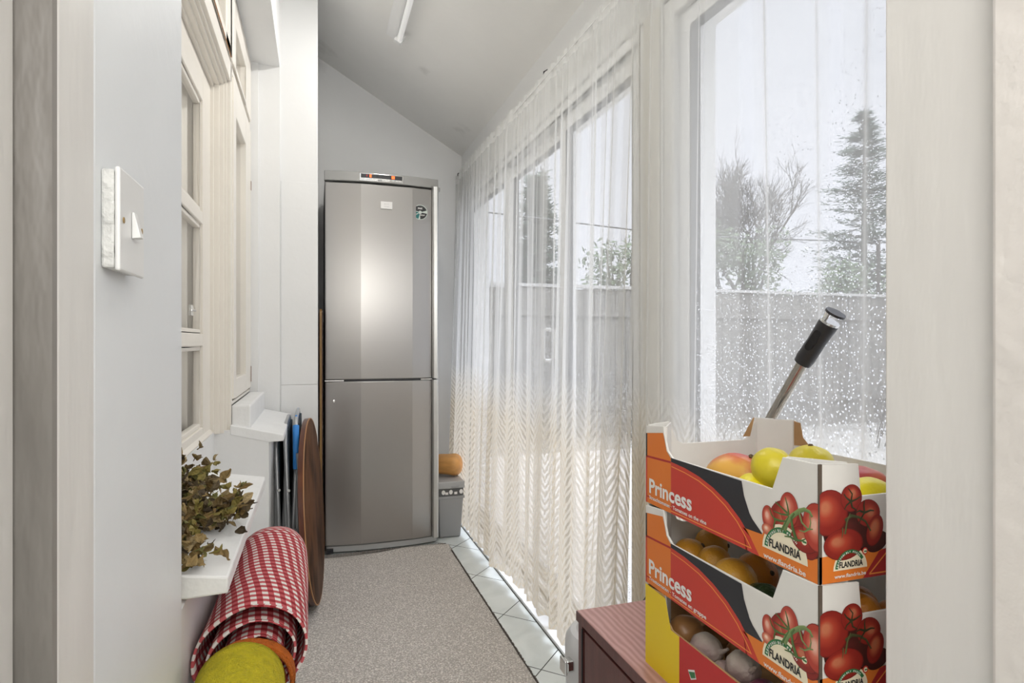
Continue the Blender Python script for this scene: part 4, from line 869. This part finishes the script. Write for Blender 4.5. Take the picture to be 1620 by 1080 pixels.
MB().tube([Vector((0, 0, 0)), mid*.5+Vector((.012, 0, 0)), mid, g0], .0105, 16).build('pole', mat('satin_steel_pole', (.42, .39, .34), .22, metal=1), t, smooth=True)
dd = (bb-g0).normalized()
MB().tube([g0-dd*.006, g0+dd*.006, g0+dd*.04, g0+dd*.080], [.0150, .0165, .0155, .0172], 20).build('grip', 'dark', t, smooth=True)
side_ = Vector((-.95, -.30, 0)); side_ = (side_-dd*side_.dot(dd)).normalized(); oth = dd.cross(side_)
gp = MB(); T_ = Matrix((( oth.x, dd.x, side_.x, (g0+dd*.045+side_*.0135).x), (oth.y, dd.y, side_.y, (g0+dd*.045+side_*.0135).y), (oth.z, dd.z, side_.z, (g0+dd*.045+side_*.0135).z), (0, 0, 0, 1)))
gp.prism(arc(0, .014, .0065, .0065, 0, PI, 8)+arc(0, -.014, .0065, .0065, PI, 2*PI, 8), .0, .0035, 'z', 0, T_); gp.build('grip_inset', mat('rubber_inset', (.01, .01, .011), .8), t)
MB().tube([g0+dd*.081, g0+dd*.085], .0172, 20).build('collar', 'steel', t)
neck = g0+dd*.085-oth*.008
MB().tube([g0+dd*.084+oth*-.010, g0+dd*.100+oth*-.011], .005, 10).build('hook_neck', 'steel', t)
MB().tube([g0+dd*.099, g0+dd*.103], .0175, 22).build('end_cap', 'dark', t)
# =================================================================== rolls under the near sill
t = thing('radiator', 'narrow white panel radiator hidden below the rolled cloths', 'radiator', (0, 0, 0))
MB().box(-.152, -.118, .60, 1.46, .14, .572).build('panel', 'radiator', t, bevel=.006)
MB().box(-.158, -.112, .60, 1.46, .576, .590).build('top_grille', 'radiator', t, bevel=.002)
for y in (.66, 1.38): MB().tube([(-.135, y, 0), (-.135, y, .14)], .008, 10).build('pipe', 'steel', t, smooth=True)
def roll(name, label, cat, mname, y0, y1, cx, cz, rx, rz, thick, fold, ny=46, na=190, uvs=None, dome=.0, squash=None):
    """cloth wound in a spiral; near end shows its layers"""
    t = thing(name, label, cat, (cx, (y0+y1)/2, cz)); m = MB(); vs = []; uv = []
    turns = 4.6; tot = 2*PI*turns
    for j in range(ny+1):
        f = j/ny; y = y0+(y1-y0)*f; s = 0; prev = None
        for i in range(na+1):
            a = tot*i/na; k = 1-(tot-a)/tot*.93          # spiral from inside out, ends outside
            th = a+PI*.36
            dm = 1
            if dome: e = max(0, (f-(1-dome))/dome); dm = math.sqrt(max(.03, 1-e*e*.9))
            wv = 1+.03*noise.noise(Vector((math.cos(th)*1.4, math.sin(th)*1.4, y*7+a*.3)))
            X = rx*k*math.cos(th)*wv*(.35+.65*dm); Zz = rz*k*math.sin(th)*wv*dm-(1-dm)*rz*.35
            Zz -= (1-k)*rz*.5
            if squash: X, Zz = squash(X, Zz, f)
            ye = y + (.014*math.sin(th*1.0+.6)+.010*noise.noise(Vector((th, 0, 3.1))) if j == 0 else 0)*fold + (k-1)*.010*(1-f)
            if prev is not None: s += math.hypot(X-prev[0], Zz-prev[1])
            prev = (X, Zz); vs.append((X, ye-(y0+y1)/2, Zz)); uv.append((s/.0165, (y-y0)/.0165))
    m.add(vs, [(j*(na+1)+i, j*(na+1)+i+1, (j+1)*(na+1)+i+1, (j+1)*(na+1)+i) for j in range(ny) for i in range(na)]); m.uv = uv
    o = m.build('cloth', mname, t, smooth=True, angle=180, solid=thick)
    return t
def sq1(X, Z, f):
    X += .028*max(0, (f-.2))*0; Z += .03*math.exp(-f*8)*0
    return X*(1-.12*f)+.0*f, Z*(1.0-.04*f)
r_ = roll('gingham_roll', 'rolled red and white gingham cloth below the near windowsill', 'tablecloth', 'gingham', .905, 1.41, -.080, .682, .081, .066, .0035, 1.0, dome=.30, squash=sq1)
r_ = roll('yellow_towel', 'rolled yellow terry towel at the bottom left below the gingham roll', 'towel', 'towel_y', .60, .865, -.092, .655, .060, .066, .006, .5, ny=24, dome=.0)
r_ = roll('orange_towel', 'orange terry towel peeping out round the end of the yellow towel', 'towel', 'towel_o', .868, .895, -.085, .648, .066, .062, .007, .9, ny=8)
# =================================================================== dried herbs
t = thing('dried_herb_bunch', 'bunch of dried brown and olive leaves on the near windowsill', 'dried herbs', (-.20, 1.03, .81))
random.seed(21)
lm = MB(); cols = []
def leaf(mb, p, dirv, L, Wd, curl, twist, col):
    d = Vector(dirv).normalized(); sd = d.cross(Vector((random.uniform(-1, 1), random.uniform(-1, 1), random.uniform(-1, 1)))).normalized(); nn = d.cross(sd)
    n = 6; vs = []
    for i in range(n+1):
        f = i/n; ang = curl*f; tw = twist*f
        c_ = Vector(p)+d*L*math.sin(max(ang, .01))/max(ang, .01)*f+nn*L*f*f*math.sin(ang)*.6
        w = Wd*math.sin(PI*min(.97, f*.92+.06))**.8*(1+.25*random.uniform(-1, 1))
        s2 = sd*math.cos(tw)+nn*math.sin(tw); n2 = nn*math.cos(tw)-sd*math.sin(tw)
        for q in (-1, -.5, 0, .5, 1):
            vs.append(c_+s2*w*q+n2*w*(.75*abs(q)+.25*math.sin(q*5+i))); k = 1-.25*abs(q)*random.random()-(.25 if q == 0 else 0)
            cols.append(tuple(x*k for x in col))
    mb.add(vs, [(i*5+q, i*5+q+1, i*5+q+6, i*5+q+5) for i in range(n) for q in range(4)])
pal = [(.22, .14, .045), (.15, .10, .035), (.33, .23, .09), (.10, .07, .03), (.26, .21, .05), (.42, .32, .16), (.06, .04, .018), (.17, .16, .045)]
def inb(): 
    return None
stems = [((-.03, .12, .03), (-.03, -.13, .02)), ((-.05, .14, .05), (.02, -.11, .015)), ((.0, .0, .02), (.085, .085, .005)), ((-.06, .05, .05), (-.055, .21, .05)), ((-.02, -.02, .03), (-.01, -.15, .02)), ((-.03, .04, .03), (.04, .02, .0)), ((-.04, .1, .05), (.01, .19, .03)), ((-.05, -.02, .02), (.05, -.125, .0)), ((-.05, -.05, .02), (.02, -.145, .0))]
sm = MB()
for a_, b_ in stems:
    A = Vector(a_); B = Vector(b_); pts = [A.lerp(B, i/6)+Vector((random.uniform(-.003, .003),)*3) for i in range(7)]; sm.tube(pts, [.0018]*6+[.0012], 6)
    n = 165
    for i in range(n):
        f = random.random()**.9; p = A.lerp(B, f)+Vector((random.gauss(0, .017), random.gauss(0, .02), abs(random.gauss(0, .022))))
        p.z = max(p.z, .004)
        if p.x > .082: p.x = .08
        leaf(lm, p, (random.uniform(-1, 1), random.uniform(-1.2, .8), random.uniform(-.5, .7)), random.uniform(.012, .032), random.uniform(.0035, .0085), random.uniform(.3, 2.4), random.uniform(-2.2, 2.2), random.choice(pal))
sm.tube([(.075, .08, .012), (.098, .072, .018)], .0009, 5)
# keep the bunch above the sloping sill
for i, v in enumerate(lm.v):
    zs = (.818-.17*(v[0]-.03)*1.0-.81)+.012; 
    base = (.800+(.11-.20)*0)-.81 + (.829-.800)*max(0, min(1, (.09-v[0])/.175))+.003
    lm.v[i] = (v[0], v[1], max(v[2], base)) 
lm.col = cols
o = lm.build('leaves', vcol('dried_leaf', .75), t); sm.build('stems', 'stem', t, smooth=True)
# =================================================================== folded chairs and tables
M['rivet'] = M['steel']
def folded_chair(label, x, yc, lean, blue_top, h=.79, w=.40, mirror=False, first=None):
    t = thing('folding_chair', label, 'chair', (x, yc, 0), 0, 'folded camping chairs under the far sill'); t.rotation_euler = (0, lean, 0)
    def fr(name, dx, z0, z1, y0, y1, cross, m='alu'):
        MB().tube([(dx+cross, y0, z0), (dx-cross, y0, z1-.05), (dx-cross, y0+.03, z1-.012), (dx-cross, y0+.06, z1), (dx-cross, y1-.06, z1), (dx-cross, y1-.03, z1-.012), (dx-cross, y1, z1-.05), (dx+cross, y1, z0)], .0085, 12).build(name, m, t, smooth=True)
    fr('front_frame', .0, .02, h, -w/2, w/2, .012); fr('rear_frame', .010, .02, h-.16, -w/2+.03, w/2-.03, -.014)
    fr('seat_frame', -.010, .16, .60, -w/2+.015, w/2-.015, .002)
    MB().box(-.008, .002, -w/2+.02, w/2-.02, h-.26, h-.02).build('backrest', 'darkcloth', t, bevel=.003)
    MB().box(-.014, -.006, -w/2+.03, w/2-.03, .18, .56).build('seat', 'darkcloth', t, bevel=.003)
    for z in (.52, .28):
        MB().tube([(.0, -w/2-.013, z), (.0, -w/2-.0085, z)], .006, 10).build('rivet', 'rivet', t)
    MB().tube([(-.02, -w/2-.010, .36), (.012, -w/2-.012, .27)], .006, 8).build('bracket', 'alu', t, smooth=True)
    for y in (-w/2, w/2):
        MB().tube([(.0125, y, .0), (.011, y, .075)], [.0105, .012], 10).build('foot', 'blue', t, smooth=True)
    if blue_top:
        MB().tube([(-.012, -w/2, h-.20), (-.012, -w/2, h-.05), (-.012, -w/2+.012, h-.03)], .0125, 12).build('grip_sleeve', 'blue', t, smooth=True)
        MB().box(-.017, -.007, -w/2+.05, w/2-.05, h-.16, h+.008).build('blue_panel', 'blue', t, bevel=.003)
    return t
folded_chair('folded grey tube chair with blue sleeve, nearest the round tabletop', -.059, 2.76, -.008, True, .80)
folded_chair('folded grey tube chair between the blue sleeved one and the sill wall', -.100, 2.745, -.006, False, .775)
folded_chair('folded grey tube chair leaning under the edge of the far sill', -.140, 2.765, .0, False, .735)
# round table, folded flat and stood on its edge
t = thing('round_folding_table', 'round dark walnut tabletop standing on its edge beside the chairs', 'table', (.010, 2.71, .010))
t.rotation_euler = (0, -math.radians(3.6), -math.radians(5.0))
TT = Matrix.Translation((0, 0, .385)) @ Matrix.Rotation(PI/2, 4, 'Y')
MB().lathe([(0, .0115), (.380, .0115), (.383, .009), (.383, -.009), (.380, -.0115), (0, -.0115)], 96, T=TT).build('tabletop', ['tablewood'], t, smooth=True)
MB().lathe([(.3835, .008), (.3855, .007), (.3855, -.010), (.3835, -.0105)], 96, T=TT).build('edge_band', 'tableedge', t, smooth=True)
MB().lathe([(.3815, .0117), (.3860, .0115), (.3865, .0085), (.3835, .0083)], 96, T=TT).build('rim', 'tablerim', t, smooth=True)
lg = MB()
for y in (-.19, .19): MB().tube([(-.020, y, .10), (-.020, y, .66)], .008, 10).build('leg', 'alu', t, smooth=True)
t = thing('folded_table', 'dark brown wooden board with rounded top in the gap beside the fridge', 'table', (.023, 3.50, 0))
MB().prism([(-.30, 0), (.30, 0), (.30, 1.24), (.27, 1.272), (-.27, 1.272), (-.292, 1.262), (-.30, 1.24)], -.009, .009, 'x').build('board', 'darkwood', t, bevel=.004)
MB().prism([(-.304, .02), (-.300, .02), (-.300, 1.24), (-.292, 1.262), (-.27, 1.272), (-.27, 1.276), (-.296, 1.265), (-.304, 1.242)], -.0045, .0045, 'x').build('edge_strip', mat('ochre_edge', (.22, .12, .03), .5), t)
# =================================================================== garden beyond the glass
GZ = -.12
M['paving'] = mat('garden_paving', (.15, .145, .13), .9, bump=.3, bscale=8, var=.2, vscale=3)
MB().box(1.0, 30, -12, 22, GZ-.1, GZ).build('ground', 'paving', kind='structure')
M['fence'] = mat('weathered_fence_board', (.19, .18, .16), .85, bump=.3, bscale=12, var=.2, vscale=3, stretch=(3, 1, .4))
M['patio'] = mat('pale_patio_concrete', (.31, .30, .285), .85, bump=.2, bscale=12, var=.08, vscale=4)
MB().box(1.10, 4.6, -6, 6.0, GZ, GZ+.03).build('ground_bounce_patio', 'patio', kind='structure')  # pale slab added to bounce daylight up to the passage ceiling
F = thing('garden_fence', 'weathered close board fence across the far side of the garden', 'fence', (7, 7, GZ))
fb = MB()
for i in range(110):
    x = -6.0+i*.15; fb.box(x, x+.142, 0, .02+.012*(i % 2), 0, 1.90+.008*math.sin(i*1.7))
fb.build('boards', 'fence', F)
MB().box(-6.05, 10.5, -.02, .05, 1.91, 1.95).build('top_rail', mat('pale_rail', (.42, .41, .39), .7), F); MB().box(-6.05, 10.5, -.02, .0, .35, .42).build('lower_rail', 'fence', F)
MB().box(-6.05, 10.5, -.02, .0, 1.55, 1.62).build('middle_rail', 'fence', F)
M['bark'] = mat('grey_brown_bark', (.09, .08, .07), .9, bump=.5, bscale=30)
M['twig'] = mat('fine_twigs', (.10, .09, .08), .9)
M['conif'] = mat('conifer_green', (.035, .055, .035), .9, var=.4, vscale=5)
M['laurel'] = mat('evergreen_leaf', (.06, .085, .04), .8, var=.4, vscale=4)
def branch(mb, p, d, L, r, depth, rnd):
    n = 4; pts = [p]; dd_ = d
    for i in range(n):
        dd_ = (dd_+Vector((rnd.uniform(-.14, .14), rnd.uniform(-.14, .14), rnd.uniform(-.02, .12)))).normalized(); pts.append(pts[-1]+dd_*L/n)
    mb.tube(pts, [r*(1-.45*i/n) for i in range(n+1)], 5 if depth > 2 else 3, cap=False)
    if depth == 0: return
    for k in range(rnd.choice((3, 4)) if depth > 1 else 4):
        f = rnd.uniform(.3, 1); q = pts[min(n, max(1, int(f*n)))]; a = rnd.uniform(0, 2*PI)
        o_ = dd_.orthogonal().normalized(); o_ = Matrix.Rotation(a, 3, dd_) @ o_
        branch(mb, q, (dd_+o_*rnd.uniform(.45, .85)).normalized(), L*rnd.uniform(.58, .8), max(.0035, r*.58), depth-1, rnd)
def bare_tree(x, y, h, seed, label):
    t = thing('bare_tree', label, 'tree', (x, y, GZ), 0); rnd = random.Random(seed); m = MB(); tr = MB()
    tr.tube([(0, 0, 0), (.03, 0, h*.16), (0, .02, h*.30)], [h*.028, h*.022, h*.018], 10); tr.build('trunk', 'bark', t, smooth=True)
    for k in range(6):
        a = k*2*PI/6+rnd.random(); branch(m, Vector((0, .02, h*.29)), Vector((math.cos(a)*.5, math.sin(a)*.5, 1)).normalized(), h*.24, h*.007, 5, rnd)
    m.build('branches', 'twig', t)
def conifer(x, y, h, r, seed, label):
    t = thing('conifer', label, 'tree', (x, y, GZ), 0); rnd = random.Random(seed); m = MB(); nl = MB()
    m.tube([(0, 0, 0), (0, 0, h*.97)], [h*.018, .01], 8)
    for k in range(330):
        f = rnd.uniform(.04, .99); z = h*f; R = r*(1-f)**.8*rnd.uniform(.55, 1.12)+.05; a = rnd.uniform(0, 2*PI)
        e = Vector((math.cos(a)*R, math.sin(a)*R, z+R*rnd.uniform(-.1, .25))); s_ = Vector((0, 0, z)); m.tube([s_, s_.lerp(e, .5)+Vector((0, 0, -.03)), e], [.02*(1-f)+.006, .008, .003], 4, cap=False)
        for q in range(34):
            g = rnd.uniform(.15, 1.05); p = s_.lerp(e, g)+Vector((rnd.gauss(0, .05), rnd.gauss(0, .05), rnd.gauss(0, .04))); d1 = ((e-s_).normalized()+Vector((rnd.gauss(0, .6), rnd.gauss(0, .6), rnd.uniform(-.5, .5)))).normalized()*rnd.uniform(.07, .15)
            sd = d1.orthogonal().normalized()*.018; nl.add([p-sd, p+sd, p+d1*1.0+sd*.3, p+d1*1.0-sd*.3], [(0, 1, 2, 3)])
    m.build('trunk', 'bark', t); nl.build('foliage', 'conif', t)
def bush(x, y, rx, ry, h, seed, label, cnt=5200):
    t = thing('evergreen_shrub', label, 'shrub', (x, y, GZ), 0); rnd = random.Random(seed); m = MB(); st = MB()
    for k in range(7): a = k*.9; st.tube([(0, 0, 0), (math.cos(a)*rx*.3, math.sin(a)*ry*.3, h*.4), (math.cos(a)*rx*.6, math.sin(a)*ry*.6, h*.8)], [.04, .025, .01], 5)
    cl = [(rnd.uniform(-.75, .75)*rx, rnd.uniform(-.75, .75)*ry, rnd.uniform(.15, .86)*h, rnd.uniform(.25, .45)*rx) for _ in range(26)]
    for k in range(cnt):
        c_ = rnd.choice(cl); d = Vector((rnd.gauss(0, 1), rnd.gauss(0, 1), rnd.gauss(0, 1))).normalized()*c_[3]*rnd.uniform(.6, 1.1); p = Vector(c_[:3])+d
        u = Vector((rnd.gauss(0, 1), rnd.gauss(0, 1), rnd.gauss(0, 1))).normalized(); v = u.orthogonal().normalized(); s_ = rnd.uniform(.035, .07)
        m.add([p-u*s_, p+v*s_*.45, p+u*s_, p-v*s_*.45], [(0, 1, 2, 3)])
    m.build('foliage', 'laurel', t); st.build('stems', 'bark', t)
bare_tree(8.7, 10.6, 6.9, 5, 'bare tree with fine twigs beyond the fence, in the middle of the near window')
conifer(12.3, 10.9, 6.7, 2.0, 3, 'tall conifer beyond the fence at the right of the near window')
conifer(3.7, 9.9, 4.2, .8, 9, 'small conifer beyond the fence seen through the far sliding door')
bush(6.85, 8.6, 1.1, .6, 3.4, 11, 'large evergreen shrub behind the fence below the bare tree')
bush(4.75, 8.6, .85, .6, 3.35, 13, 'round evergreen shrub behind the fence seen through the nearer sliding door', 4200)
bush(9.5, 8.6, 1.0, .6, 3.0, 17, 'low evergreen shrub at the foot of the tall conifer', 3600)
t = thing('bramble_patch', 'tangle of bare twigs growing in front of the fence', 'shrub', (5.5, 6.2, GZ)); rnd = random.Random(31); m = MB()
for k in range(46): branch(m, Vector((rnd.uniform(-2.6, 4.4), rnd.uniform(-.9, .1), 0)), Vector((rnd.uniform(-.5, .5), rnd.uniform(-.3, .3), 1)).normalized(), rnd.uniform(.35, .6), .009, 2, rnd)
m.build('twigs', 'twig', t)
w_ = MB().tube([(2.0, 7.2, 2.72), (5, 7.4, 2.62), (9, 7.7, 2.78)], .010, 6); tag(w_.build('overhead_wire', 'dark', smooth=True), 'thin dark wire strung above the fence', 'wire')
for x, y in ((2.0, 7.2), (9.0, 7.7)): tag(MB().tube([(x, y, GZ), (x, y, 2.8)], .03, 8).build('wire_post', 'bark'), 'thin post holding the wire at the %s end' % ('left' if x < 5 else 'right'), 'post')
